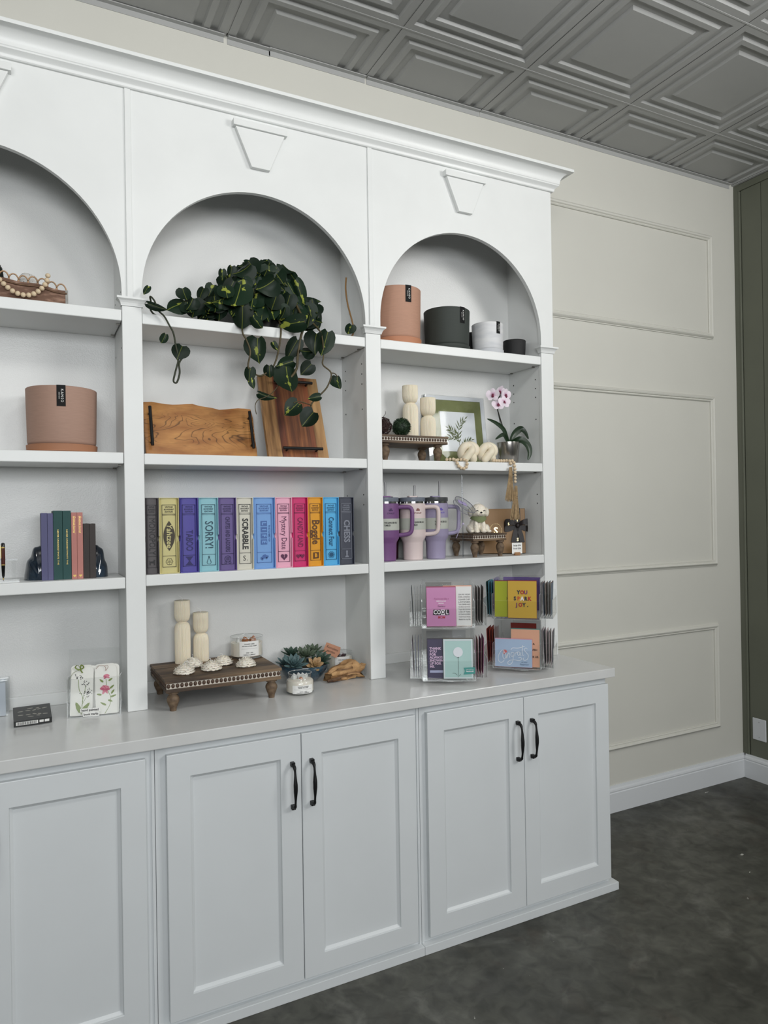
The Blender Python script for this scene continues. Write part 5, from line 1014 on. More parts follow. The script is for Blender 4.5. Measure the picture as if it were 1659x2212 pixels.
part('wick', MB().tube(smoothpts([(-0.012, 0, 0.128), (-0.006, 0, 0.134), (0.004, 0, 0.134), (0.008, 0, 0.129)], 4), 0.0009, 5), M_paper, dog)

gbx = thing('gift_box', 'gold gift box tied with a dark brown ribbon behind the small riser', 'gift box', (1.932, -0.0985, U3 + 0.0030)); gbx.rotation_euler = (math.radians(-3), 0, math.radians(-30))
M_gold = mat('gold card', rgb(122, 90, 50), 0.42, metal=0.2, noise=0.04, nscale=30); M_rib = mat('brown satin ribbon', rgb(24, 14, 14), 0.5); M_foil = mat('gold foil', rgb(226, 206, 150), 0.2, metal=0.9)
part('box_base', MB().box(-0.098, 0.098, 0.008, 0.030, 0.001, 0.204), M_gold, gbx, bevel=0.0015); part('box_lid', MB().box(-0.100, 0.100, 0, 0.018, 0, 0.206), M_gold, gbx, bevel=0.0015)
part('ribbon_band', MB().box(0.050, 0.078, -0.0012, 0.0312, -0.0004, 0.2072), M_rib, gbx)
vs = []; bw = MB()
for s_ in (-1, 1):
    P = smoothpts([(0.064, -0.006, 0.128), (0.064 + s_ * 0.025, -0.020, 0.142), (0.064 + s_ * 0.056, -0.016, 0.140), (0.064 + s_ * 0.058, -0.008, 0.114), (0.064 + s_ * 0.026, -0.006, 0.116), (0.064, -0.006, 0.126)], 5); W = [0.006 + 0.010 * math.sin(PI * i / (len(P) - 1)) for i in range(len(P))]
    vs = [];
    for p, w_ in zip(P, W): vs += [p + Vector((0, 0, -w_)), p + Vector((0, 0, w_))]
    if s_ > 0: vs = [Vector((min(v.x, 0.108), v.y - max(0, v.x - 0.108) * 0.6, v.z)) for v in vs]
    bw.add(vs, [(2 * i, 2 * i + 2, 2 * i + 3, 2 * i + 1) for i in range(len(P) - 1)])
    P = [Vector((0.064, -0.007, 0.124)), Vector((0.064 + s_ * 0.012, -0.012, 0.09)), Vector((0.064 + s_ * 0.020, -0.012, 0.05))]; vs = []
    for p in P: vs += [p + Vector((-0.011, 0, 0)), p + Vector((0.011, 0, 0))]
    bw.add(vs, [(0, 1, 3, 2), (2, 3, 5, 4)])
bw.sphere((0.064, -0.010, 0.127), (0.010, 0.008, 0.011), 12, 8); part('bow', bw, M_rib, gbx, smooth=60)
text('S', (-0.035, -0.0006, 0.104), 0.042, M_foil, gbx, bold=0.0008, name='foil_monogram')
mb = MB()
for k in range(13):
    a = math.radians(-60 + 12 * k); 
    for s_ in (1, -1): mb.sphere((-0.035 + s_ * 0.026 * math.cos(a), -0.0005, 0.108 + 0.028 * math.sin(a)), (0.0015, 0.0006, 0.0022), 6, 4)
part('foil_wreath', mb, M_foil, gbx)
for (z, s_, sz) in ((0.178, 'Sees', 0.011), (0.150, 'Candy', 0.011), (0.062, 'S', 0.020), (0.035, '5', 0.014)): text('S' if len(s_) > 1 else s_, (0.064, -0.0019, z), sz, M_foil, gbx, name='ribbon_print')
text('S', (0.022, -0.021, 0.134), 0.016, M_foil, gbx, name='ribbon_print')
sg = thing('price_sign', 'little white price card in a wood block at the front of the shelf', 'price sign', (1.912, -0.222, U3 + 0.0003), math.radians(-14))
part('block', MB().box(-0.013, 0.013, -0.008, 0.008, 0, 0.014), wood_mat('sign block wood', rgb(120, 84, 52), rgb(160, 118, 78), rgb(190, 150, 106), 'X', 30, 3, 0.6), sg, bevel=0.001)
part('card', MB().box(-0.024, 0.024, -0.001, 0.0, 0.008, 0.056), M_paper, sg)
text('Large $36', (0, -0.0014, 0.044), 0.009, M_ink, sg, fit=0.036, name='lettering', bold=0.0002); text('Small $24', (0, -0.0014, 0.030), 0.009, M_ink, sg, fit=0.036, name='lettering', bold=0.0002)

# ================================================================== LEFT BAY
T1, T2, T3 = 2.2592, 1.7813, 1.3640
# ---- top shelf: carved tray with rattan loops
TX, TY = -0.125, -0.1465
tr = thing('carved_tray', 'whitewashed carved wood tray with rattan loops along its rim', 'tray', (TX, TY, T1 + 0.0003))
M_tray = wood_mat('whitewashed carved wood', rgb(104, 76, 60), rgb(150, 118, 100), rgb(204, 194, 188), 'X', 22, 3, 0.75, 70, (0.32, 0.5, 0.64), 0.35, 0.8)
def rim(x): u = (x + 0.225) / 0.45; return 0.053 + 0.018 * math.sin(PI * min(1, max(0, u))) ** 1.2 + 0.0025 * math.sin(55 * x)
xs = [-0.225 + 0.45 * k / 30 for k in range(31)]
for nm, y0, y1 in (('side_board', -0.068, -0.058), ('side_board', 0.052, 0.062)):
    part(nm, MB().prism([(-0.225, 0), (0.225, 0)] + [(x, rim(x)) for x in reversed(xs)], y0, y1), M_tray, tr)
part('bottom_board', MB().box(-0.225, 0.225, -0.058, 0.052, 0, 0.010), M_tray, tr)
for s_ in (-1, 1): part('end_board', MB().box(s_ * 0.225 - 0.004, s_ * 0.225 + 0.004, -0.0685, 0.0625, 0, 0.054), mat('grey washed end grain', rgb(150, 150, 146), 0.8, noise=0.15, nscale=60), tr)
M_rat = mat('rattan', rgb(176, 140, 104), 0.6, noise=0.15, nscale=50)
part('braided_edge', MB().tube([(x, -0.069, rim(x) - 0.010) for x in xs], 0.0032, 6), mat('brown braid', rgb(104, 78, 58), 0.8, noise=0.3, nscale=120), tr, smooth=60)
for k in range(16):
    cx = -0.208 + 0.0278 * k; b0 = rim(cx) - 0.012
    part('rattan_loop', MB().tube([(cx + 0.0165 * math.cos(a), -0.0555 + 0.004 * math.sin(k * PI), b0 + 0.036 * math.sin(a) ** 0.8 if math.sin(a) > 0 else b0) for a in [PI * j / 14 for j in range(15)]], 0.0023, 6), M_rat, tr, smooth=60)
gl2 = garland('bead_garland', 'natural wooden bead garland slung across the front of the carved tray', (-0.02, -0.228, T1 + 0.05),
   [[(0.044, -0.2305, T1 + 0.090), (0.042, -0.2305, T1 + 0.078), (0.034, -0.2305, T1 + 0.058), (0.016, -0.2305, T1 + 0.036), (-0.006, -0.2305, T1 + 0.022), (-0.030, -0.2305, T1 + 0.019), (-0.055, -0.2305, T1 + 0.026), (-0.078, -0.2305, T1 + 0.043), (-0.098, -0.2305, T1 + 0.064), (-0.110, -0.2305, T1 + 0.086)]], 0.0082)
stn = tag(part('speckled_stone', MB().sphere((0, 0, 0.052), (0.036, 0.034, 0.052), 28, 18, fn=lambda d: 1 + 0.05 * math.sin(4 * d[0] + 1) * math.cos(3 * d[2])), mat('speckled white stone', rgb(206, 204, 200), 0.6, noise=0.1, nscale=25), None, smooth=80, loc=(-0.012, -0.146, T1 + 0.0130)), 'speckled white rounded stone sitting in the carved tray', 'stone')
def speckle(m):
    nt = m.node_tree; p = nt.nodes['Principled BSDF']; src = p.inputs['Base Color'].links[0].from_socket; v = nt.nodes.new('ShaderNodeTexVoronoi'); v.inputs['Scale'].default_value = 120
    tc = [n for n in nt.nodes if n.type == 'TEX_COORD'][0]; nt.links.new(tc.outputs['Object'], v.inputs['Vector']); c = nt.nodes.new('ShaderNodeMath'); c.operation = 'LESS_THAN'; c.inputs[1].default_value = 0.2; nt.links.new(v.outputs['Distance'], c.inputs[0])
    mx = nt.nodes.new('ShaderNodeMixRGB'); mx.inputs[2].default_value = rgb(40, 38, 36); nt.links.new(c.outputs[0], mx.inputs[0]); nt.links.new(src, mx.inputs[1]); nt.links.new(mx.outputs[0], p.inputs['Base Color'])
speckle(MATS['speckled white stone'])
tag(part('fibre_ball', MB().sphere((0, 0, 0.040), (0.019, 0.019, 0.040), 24, 16, fn=lambda d: 1 + 0.03 * math.sin(22 * d[2] + 9 * d[0])), mat('tan fibre', rgb(150, 128, 94), 0.85, noise=0.35, nscale=90, stretch=(1, 1, 5), bump=0.6, bscale=120), None, smooth=80, loc=(-0.069, -0.119, T1 + 0.0125)), 'tan fibre ball in the tray between the moss ball and the stone', 'decorative ball')
mo = thing('moss_ball', 'dark moss ball in the carved tray, cut by the left photo edge', 'decorative ball', (-0.133, -0.1475, T1 + 0.0125))
part('core', MB().sphere((0, 0, 0.076), (0.0495, 0.0495, 0.076), 24, 16, fn=lambda d: 1 + 0.03 * math.sin(13 * d[0]) * math.cos(11 * d[2])), mat('dark moss', rgb(18, 24, 16), 0.95, noise=0.5, nscale=80, bump=1.0, bscale=200), mo, smooth=80); mb = MB(); rr = random.Random(4)
for k in range(420):
    z = 1 - 2 * (k + 0.5) / 420; a = k * 2.39996; s_ = math.sqrt(1 - z * z); d = Vector((s_ * math.cos(a), s_ * math.sin(a), z)); u = d.orthogonal().normalized(); u.rotate(Matrix.Rotation(rr.random() * 6.28, 3, d)); c = Vector((0, 0, 0.076)); d = Vector((d.x, d.y, d.z * 1.5)); p = c + d * 0.0485
    if p.z < 0.05: continue
    mb.add([p - u * 0.0015, p + u * 0.0015, c + d * rr.uniform(0.0505, 0.053) + u * rr.uniform(-0.003, 0.003)], [(0, 1, 2)])
part('moss_fibres', mb, MATS['dark moss'], mo, kind='stuff')

# ---- second shelf
planter((0.084, -0.132, T2 + 0.0003), 0.1105, 0.214, (166, 134, 118), 'large taupe pink planter with terracotta saucer standing alone in the left bay', rz=-0.06, taper=0.965, col_s=(164, 114, 84))

# ---- third shelf: books between agate bookends
def book(x0, x1, h, col, lab, dep=0.150, y0=-0.212, name='journal', grp='hardback journals between the bookends'):
    w_ = x1 - x0; t = thing(name, lab, 'book', ((x0 + x1) / 2, y0, T3 + 0.0003), group=grp); m_ = mat('cloth %d %d %d' % col, rgb(*col), 0.65, bump=0.15, bscale=500); hw = w_ / 2
    part('cover', MB().box(-hw, hw, 0, 0.0022, 0, h).box(-hw, -hw + 0.0022, 0.0022, dep, 0, h).box(hw - 0.0022, hw, 0.0022, dep, 0, h), m_, t, bevel=0.0007)
    part('page_block', MB().box(-hw + 0.0024, hw - 0.0024, 0.003, dep - 0.004, 0.003, h - 0.003), mat('page edges', rgb(226, 220, 206), 0.8), t); return t
M_gf = mat('gold lettering', rgb(214, 186, 110), 0.3, metal=0.7)
b1 = book(0.0140, 0.0322, 0.218, (84, 84, 120), 'outer slate purple journal touching the dark bookend'); b2 = book(0.0328, 0.0490, 0.217, (88, 88, 124), 'slate purple journal touching the tall green ones')
b3 = book(0.0498, 0.0766, 0.2255, (28, 70, 68), 'tall dark green book next to the purple journals', dep=0.16); b4 = book(0.0774, 0.1026, 0.225, (30, 72, 70), 'tall dark green book next to the pink journals', dep=0.16)
b5 = book(0.1034, 0.1206, 0.219, (180, 120, 112), 'dusty pink journal touching the green book'); b6 = book(0.1212, 0.1384, 0.219, (182, 122, 114), 'dusty pink journal touching the dark brown one')
b7 = book(0.1392, 0.1580, 0.1815, (52, 44, 42), 'short dark brown book touching the pink journal', dep=0.13); b8 = book(0.1586, 0.1776, 0.181, (54, 47, 45), 'short dark brown book touching the right bookend', dep=0.13)
for b_ in (b3, b4): text('NEVER UNDERESTIMATE THE', (0, -0.0006, 0.106), 0.0060, M_gf, b_, XD, fit=0.115, name='gold_title')
for b_ in (b5, b6):
    text('Gratitude Journal', (0, -0.0006, 0.180), 0.0105, M_gf, b_, XD, fit=0.056, shear=0.35, name='gold_title')
    part('gold_heart', MB().prism([(0.0048 * 0.0625 * 16 * math.sin(t) ** 3, 0.0105 + 0.0048 * 0.0625 * (13 * math.cos(t) - 5 * math.cos(2 * t) - 2 * math.cos(3 * t) - math.cos(4 * t))) for t in [-2 * PI * k / 20 for k in range(20)]], -0.0006, 0.0), M_gf, b_)
M_ag = mat('dark blue agate', rgb(14, 22, 34), 0.08, col2=rgb(40, 58, 74), nscale=16, coat=0.9); M_agr = mat('agate rind', rgb(86, 92, 92), 0.6, noise=0.4, nscale=60, bump=0.7, bscale=80)
def bookend(loc, mirror, w_, h, lab, seed):
    t = thing('agate_bookend', lab, 'bookend', loc, group='pair of agate bookends'); n = 22; P = []
    for k in range(n + 1):
        a = PI / 2 * k / n; q = 1 + 0.05 * math.sin(5 * a + seed) + 0.03 * math.sin(11 * a + seed * 2); P.append((w_ * math.cos(a) * q, h * math.sin(a) ** 0.85 * q))
    P = [(0, 0)] + P; P[1] = (P[1][0], 0.0)
    vs = []; K = 13; N = len(P)
    for j in range(K):
        v = j / (K - 1) * 2 - 1; sc = math.sqrt(1 - 0.93 * v * v); y = v * 0.045
        for (x, z) in P: vs.append((mirror * x * sc, y * (1 - 0.15 * (z / h)), z * sc))
    fs = [(j * N + k, j * N + (k + 1) % N, (j + 1) * N + (k + 1) % N, (j + 1) * N + k) for j in range(K - 1) for k in range(N)] + [tuple(range(N)), tuple(reversed(range((K - 1) * N, K * N)))]
    if mirror < 0: fs = [tuple(reversed(f)) for f in fs]
    part('stone', MB().add(vs, fs), M_ag, t, smooth=35)
    return t
bookend((0.0134, -0.150, T3 + 0.0003), -1, 0.048, 0.108, 'dark blue agate bookend on the side of the pen stand', 1.0)
bookend((0.1782, -0.150, T3 + 0.0003), 1, 0.042, 0.106, 'dark blue agate bookend beside the pilaster', 2.2)
ps = thing('pen_stand', 'clear acrylic pen stand at the left edge of the book shelf', 'pen stand', (-0.084, -0.190, T3 + 0.0003))
part('base_plate', MB().sheet(-0.045, 0.034, -0.035, 0.035, 0, 0.004), [M_clear, M_edge], ps)
part('cross_bar', MB().box(-0.045, 0.030, -0.004, 0.004, 0.068, 0.0735), M_edge, ps)
part('post', MB().lathe([(0.0055, 0.004), (0.0055, 0.068)], 16).xf(Matrix.Translation((0.018, 0, 0))), M_clear, ps, smooth=40); part('post', MB().lathe([(0.0055, 0.004), (0.0055, 0.068)], 16).xf(Matrix.Translation((-0.038, 0, 0))), M_clear, ps, smooth=40)
pn = thing('ballpoint_pen', 'dark wood ballpoint pen with gold bands propped upright on the pen stand', 'pen', (-0.0955, -0.200, T3 + 0.0048))
part('barrel', MB().lathe([(0.0008, 0.0), (0.0016, 0.008), (0.0042, 0.016), (0.0056, 0.045), (0.0058, 0.05)], 20), mat('black lacquer', rgb(14, 13, 14), 0.15), pn, smooth=40); part('wood_barrel', MB().lathe([(0.0058, 0.051), (0.0060, 0.07), (0.0056, 0.105)], 20), mat('dark red wood', rgb(70, 28, 20), 0.25, noise=0.3, nscale=60), pn, smooth=40)
part('gold_band', MB().lathe([(0.0061, 0.0495), (0.0061, 0.052)], 20).lathe([(0.0059, 0.104), (0.0059, 0.107)], 20).lathe([(0.0006, 0.0), (0.0019, 0.008), (0.0019, 0.0105)], 14), M_gf, pn); part('cap', MB().lathe([(0.0056, 0.107), (0.0052, 0.118), (0.003, 0.1205), (0, 0.121)], 20), MATS['black lacquer'], pn, smooth=40)
part('clip', MB().box(-0.0065, -0.0050, -0.0075, -0.0060, 0.072, 0.112), M_gf, pn)

# ---- counter, left bay
bm = thing('bookmark_holder', 'clear acrylic holder of hand painted bookmarks with a lettered label', 'bookmark holder', (0.165, -0.236, ZT + 0.0003), math.radians(-12))
part('holder', MB().sheet(-0.082, 0.082, -0.0165, -0.0140, 0.001, 0.126).sheet(-0.082, 0.082, 0.030, 0.0325, 0.001, 0.215).sheet(-0.082, -0.0795, -0.014, 0.030, 0.001, 0.128).sheet(0.0795, 0.082, -0.014, 0.030, 0.001, 0.128).box(-0.082, 0.082, -0.0165, 0.0325, 0, 0.0012, 1), [M_clear, M_edge], bm)
part('label_strip', MB().box(-0.042, 0.020, -0.0175, -0.0168, 0.0165, 0.0290).box(-0.034, 0.016, -0.0175, -0.0168, 0.002, 0.0160), M_paper, bm)
text('hand painted', (-0.012, -0.0180, 0.0228), 0.0105, M_ink, bm, fit=0.052, bold=0.00025, name='label_lettering'); text('book marks', (-0.009, -0.0180, 0.0092), 0.0105, M_ink, bm, fit=0.044, bold=0.00025, name='label_lettering')
M_card = mat('bookmark card', rgb(230, 230, 224), 0.6, noise=0.02, nscale=40)
def bm_shape(w_, h, c): return [(-w_, 0.002), (w_, 0.002), (w_, h - c)] + [(w_ - c + c * math.cos(a), h - c + c * math.sin(a)) for a in (0.4, 0.8, 1.2)] + [(w_ - c, h), (-w_ + c, h)] + [(-w_ + c + c * math.cos(a), h - c + c * math.sin(a)) for a in (1.9, 2.3, 2.7)] + [(-w_, h - c)]
mw = Matrix.Rotation(math.radians(-12), 4, 'Z')
def bookmark(lx, ly, lean, lab, h=0.158, twist=0.0):
    p = mw @ Vector((lx, ly, 0)); t = thing('bookmark', lab, 'bookmark', (0.165 + p.x, -0.236 + p.y, ZT + 0.0022)); t.rotation_euler = (math.radians(lean), math.radians(twist), math.radians(-12))
    part('card', MB().prism(bm_shape(0.034, h, 0.012), 0, 0.0012), M_card, t); return t
bk_l = bookmark(-0.041, -0.0085, -5, 'white bookmark painted with black seed heads and a green ribbon', twist=2); bk_r = bookmark(0.038, -0.0085, -5, 'white bookmark painted with pink peonies', twist=-1)
for i, (x, y, tw_, nm) in enumerate(((-0.036, 0.004, 4, 'plain bookmark directly behind the seed head one'), (0.040, 0.004, 1, 'plain bookmark directly behind the peony one'), (-0.041, 0.013, 0, 'rearmost bookmark on the seed head side'), (0.036, 0.013, -2, 'rearmost bookmark on the peony side'))): bookmark(x, y, -5, nm, 0.161, tw_)
yp = -0.0004; M_pg = mat('painted green', rgb(128, 146, 86), 0.7); M_pk = mat('painted pink', rgb(212, 132, 150), 0.7); M_pkd = mat('painted deep pink', rgb(186, 92, 118), 0.7); M_pb = mat('painted black', rgb(34, 30, 34), 0.7)
def stroke(mb, P, w_):
    P = smoothpts([(p[0], yp, p[1]) for p in P], 6)
    for a, b in zip(P[:-1], P[1:]):
        d = (b - a).normalized(); n_ = Vector((-d.z, 0, d.x)) * w_; mb.add([a - n_, b - n_, b + n_, a + n_], [(0, 1, 2, 3)])
def blob(mb, x, z, a, l, wd, y=yp):
    dx, dz = math.cos(a), math.sin(a); P = []
    for k in range(8): t = 2 * PI * k / 8; u, v = l * math.cos(t), wd * math.sin(t) * (1 - 0.3 * math.cos(t)); P.append((x + dx * u - dz * v, z + dz * u + dx * v))
    mb.add([(p[0], y, p[1]) for p in P], [tuple(range(8))])
g_ = MB(); stroke(g_, [(0, 0.005), (0.002, 0.03), (0.003, 0.06), (-0.008, 0.085), (-0.012, 0.118)], 0.0008); stroke(g_, [(0.002, 0.045), (0.008, 0.075), (0.012, 0.10)], 0.0007); stroke(g_, [(0.001, 0.035), (0.016, 0.065)], 0.0006)
blob(g_, -0.009, 0.028, 2.0, 0.020, 0.007); blob(g_, 0.012, 0.027, 0.9, 0.021, 0.0065); part('painted_stems', g_, M_pg, bk_l)
rr = random.Random(2); g_ = MB()
for (cx, cz, n_, q) in ((-0.012, 0.125, 16, 0.009), (0.012, 0.103, 16, 0.009), (0.018, 0.075, 36, 0.014)):
    for k in range(n_): blob(g_, cx + rr.gauss(0, q * 0.6), cz + rr.gauss(0, q * 0.5), rr.random() * 3, 0.0018, 0.0011, yp - 0.0003)
part('painted_seeds', g_, M_pb, bk_l)
g_ = MB(); stroke(g_, [(-0.006, 0.003), (0.010, 0.03), (0.013, 0.055), (0.004, 0.08), (0.0, 0.115)], 0.0008)
for (x, z, a, l) in ((-0.010, 0.035, 2.6, 0.011), (0.022, 0.058, 0.3, 0.010), (0.020, 0.072, 0.9, 0.009), (-0.022, 0.066, 2.9, 0.008), (0.018, 0.088, 0.7, 0.009), (0.014, 0.112, 0.6, 0.008), (-0.014, 0.110, 2.4, 0.008), (0.012, 0.043, -0.4, 0.008)): blob(g_, x, z, a, l, 0.0032)
part('painted_stems', g_, M_pg, bk_r); g_ = MB(); g2 = MB()
for (cx, cz, q) in ((-0.004, 0.080, 0.016), (0.002, 0.121, 0.0105)):
    for k in range(16): a = 0.4 + 2.3 * k / 15 if k % 2 else rr.random() * 6.28; (blob(g_ if k % 3 else g2, cx + q * 0.5 * math.cos(a), cz + q * 0.45 * math.sin(a), a, q * 0.55, q * 0.24, yp - 0.0002 - 0.00002 * k))
part('painted_petals', g_, M_pk, bk_r); part('painted_petals', g2, M_pkd, bk_r)
part('ribbon', MB().tube(smoothpts([(-0.004, -0.003, 0.150), (-0.014, -0.008, 0.166), (-0.022, -0.006, 0.158), (-0.010, -0.005, 0.151), (0.004, -0.007, 0.158), (-0.004, -0.006, 0.166), (-0.006, -0.004, 0.151), (0.001, -0.005, 0.140)], 5), 0.0024, 6, flat=0.25).tube(smoothpts([(-0.006, -0.004, 0.151), (-0.026, -0.010, 0.142), (-0.038, -0.012, 0.12)], 4), 0.002, 6, flat=0.25), mat('olive ribbon', rgb(116, 132, 66), 0.6), bk_l)
part('twine', MB().tube(smoothpts([(0.0, -0.003, 0.142), (-0.002, -0.004, 0.156), (-0.018, -0.003, 0.161), (-0.03, -0.002, 0.150)], 4), 0.0007, 5).tube(smoothpts([(0.0, -0.003, 0.142), (0.008, -0.004, 0.154), (0.004, -0.004, 0.160), (-0.004, -0.004, 0.157)], 4), 0.0007, 5), mat('pink twine', rgb(170, 140, 130), 0.8), bk_r)
nb = thing('boxed_coasters', 'flat black box with silver leaf pattern in clear wrap on the counter', 'box', (-0.0190, -0.2180, ZT + 0.0125), math.radians(2)); nb.rotation_euler = (math.radians(13.5), 0, math.radians(2))
part('box', MB().box(-0.054, 0.054, -0.048, 0.048, 0.001, 0.021), mat('black printed card', rgb(40, 42, 42), 0.4), nb, bevel=0.001); M_sf = mat('silver foil', rgb(176, 172, 160), 0.35, metal=0.6); g_ = MB()
for s_ in (-1, 1):
    for (x, y, a, l) in ((-0.034, 0.012, 0.1, 0.0085), (-0.012, 0.013, -0.2, 0.008), (-0.006, 0.027, 0.2, 0.0095), (0.006, 0.013, 0.5, 0.007), (0.02, 0.016, 0.4, 0.006), (0.036, 0.02, 0.15, 0.0085), (0.016, 0.025, 0.3, 0.006)):
        dx, dy = math.cos(a), math.sin(a) * s_; P = []
        for k in range(8): t = 2 * PI * k / 8; u, v = l * math.cos(t), 0.0026 * math.sin(t); P.append((x + dx * u - dy * v, s_ * y * 1.0 + dy * u + dx * v, 0.0214))
        g_.add(P, [tuple(range(8))])
part('foil_leaves', g_, M_sf, nb); g_ = MB()
for k in range(26): g_.box(-0.046 + 0.0022 * k, -0.046 + 0.0022 * k + (0.0006 + 0.0009 * ((k * 7) % 3) / 2), -0.0486, -0.0481, 0.007, 0.016)
part('barcode', MB().box(-0.048, 0.014, -0.0484, -0.0481, 0.006, 0.017), M_paper, nb); part('barcode_bars', g_, M_ink, nb); part('white_print', MB().box(0.018, 0.030, -0.0484, -0.0481, 0.008, 0.016).box(0.033, 0.046, -0.0484, -0.0481, 0.008, 0.016), M_paper, nb)
part('clear_wrap', MB().box(-0.057, 0.057, -0.0515, 0.0505, 0.0, 0.0235), M_sleeve, nb)
part('prop_foot', MB().box(-0.030, 0.030, 0.038, 0.048, -0.0205, 0.0), M_edge, nb)
for k in range(3):
    c_ = thing('wrapped_card_pack', ('foremost', 'middle', 'rearmost')[k] + ' clear wrapped silver card pack at the left edge of the counter', 'card pack', (-0.136, -0.096 + 0.015 * k, ZT + 0.0018)); c_.rotation_euler = (math.radians(-6), 0, math.radians(4))
    part('card', MB().box(-0.045, 0.040, 0, 0.008, 0, 0.106 + 0.004 * k), mat('silver grey card', rgb(178, 186, 196), 0.4), c_); part('clear_wrap', MB().box(-0.048, 0.046 + 0.003 * k, -0.0015, 0.0095, -0.0005, 0.113 + 0.004 * k), clear_mat('crinkled wrap', tint=(0.93, 0.94, 0.94, 1), base=0.12, rough=0.18), c_)

# ================================================================== CARD SPINNERS ON THE COUNTER
M_env = {}
def card(rackloc, rz, frame, w_, h, col, lab, lean=-4, env=None, yaw=0.0, grp=None, sleeve=True, thick=0.0022, rough=0.4):
    """frame = (lx, ly, lz, side): position in the spinner and which face it stands against"""
    lx, ly, lz, side = frame; M = Matrix.Translation(rackloc) @ Matrix.Rotation(rz + side * PI / 2, 4, 'Z') @ Matrix.Translation((lx, ly, lz)) @ Matrix.Rotation(math.radians(lean), 4, 'X') @ Matrix.Rotation(math.radians(yaw), 4, 'Y')
    t = thing('greeting_card', lab, 'greeting card', group=grp); t.matrix_world = M
    part('card', MB().box(-w_ / 2 + 0.001, w_ / 2 - 0.001, -thick / 2, 0, 0.001, h - 0.001), mat('card %d %d %d' % col, rgb(*col), rough), t)
    if env: part('envelope', MB().box(-w_ / 2, w_ / 2, 0.0001, thick / 2, 0, h + 0.0025), mat('envelope %d %d %d' % env, rgb(*env), 0.5), t)
    if sleeve: part('clear_sleeve', MB().box(-w_ / 2 - 0.0025, w_ / 2 + 0.0025, -thick / 2 - 0.0007, thick / 2 + 0.0007, -0.001, h + 0.005), M_sleeve, t)
    return t
def spinner(loc, rz, h_, lab):
    t = thing('card_spinner', lab, 'card rack', loc, rz, group='clear acrylic card spinners'); b = h_ - 0.005; q_ = h_ + 0.042; mats = [M_clear, M_edge]
    part('base_disc', MB().lathe([(0.106, 0.003), (0.110, 0.006), (0.110, 0.010), (0.106, 0.013), (0.0, 0.013)], 56), M_clear, t, smooth=40)
    part('base_rim', MB().tube([(0.1075 * math.cos(2 * PI * k / 56), 0.1075 * math.sin(2 * PI * k / 56), 0.008) for k in range(56)], 0.0016, 6, closed=True), M_edge, t, smooth=80)
    for k in range(4): part('foot', MB().lathe([(0.006, 0), (0.006, 0.003)], 14).xf(Matrix.Translation((0.09 * math.cos(PI / 4 + k * PI / 2), 0.09 * math.sin(PI / 4 + k * PI / 2), 0))), M_edge, t)
    part('floor_plate', MB().box(-h_, h_, -h_, h_, 0.0135, 0.0165), M_clear, t)
    for s_ in range(4):
        Mx = Matrix.Rotation(s_ * PI / 2, 4, 'Z')
        part('core_panel', MB().sheet(-b, b, -b, -b + 0.0025, 0.017, 0.376).xf(Mx), mats, t)
        for z0 in (0.018, 0.216):
            p = MB().sheet(-b, b, -q_, -q_ + 0.0022, z0, z0 + 0.075).sheet(-b, b, -q_ + 0.0022, -b - 0.0003, z0, z0 + 0.0022).sheet(b - 0.0022, b, -q_ + 0.0022, -b - 0.0003, z0 + 0.0025, z0 + 0.100).sheet(-b, -b + 0.0022, -q_ + 0.0022, -b - 0.0003, z0 + 0.0025, z0 + 0.100)
            part('pocket', p.xf(Mx), mats, t)
    return t
A0 = (1.450, -0.370, ZT + 0.0003); AR = math.radians(-30); AH = 0.105
spinner(A0, AR, AH, 'clear acrylic card spinner with the pink COOL MOM card')
B0 = (1.815, -0.362, ZT + 0.0003); BR = math.radians(-45); BH = 0.100
spinner(B0, BR, BH, 'clear acrylic card spinner with the yellow YOU SPARK JOY card')
def cA(*a, **k): return card(A0, AR, *a, **k)
def cB(*a, **k): return card(B0, BR, *a, **k)
c = cA((-0.0255, -0.1260, 0.2195, 0), 0.112, 0.148, (196, 128, 176), 'pink greeting card reading COOL MOM', env=(150, 40, 80))
yc = -0.0022; mwh = mat('card white ink', rgb(236, 228, 234), 0.5); mrd = mat('card red ink', rgb(178, 36, 56), 0.5)
text("You're not like a", (0.0, yc, 0.104), 0.010, mat('card plum ink', rgb(150, 70, 120), 0.5), c, fit=0.055, shear=0.3); text('REGULAR', (0, yc, 0.095), 0.006, mwh, c, fit=0.036, bold=0.0002); text('MOM.', (0, yc, 0.087), 0.006, mwh, c, fit=0.02, bold=0.0002); text("You're a", (0, yc, 0.076), 0.010, M_ink, c, fit=0.028, shear=0.3)
for k, (ch, x, rot, inv) in enumerate((('C', -0.023, 0.12, 0), ('O', -0.009, -0.1, 0), ('O', 0.006, 0.05, 1), ('L', 0.022, -0.05, 0))):
    mbx = MB().box(-0.0075, 0.0075, -0.0003, 0, -0.010, 0.010).xf(Matrix.Translation((x, yc, 0.053)) @ Matrix.Rotation(rot, 4, 'Y')); part('letter_tile', mbx, mwh if inv else M_ink, c); text(ch, (x, yc - 0.0006, 0.053), 0.022, M_ink if inv else mwh, c, bold=0.0006, sx=0.8)
text('MOM', (0, yc, 0.034), 0.014, mrd, c, fit=0.028, shear=0.25, bold=0.0003)
c = cA((0.036, -0.1170, 0.2195, 0), 0.108, 0.150, (226, 226, 224), 'white card of small grey text behind the pink card', env=(226, 168, 140), lean=-4)
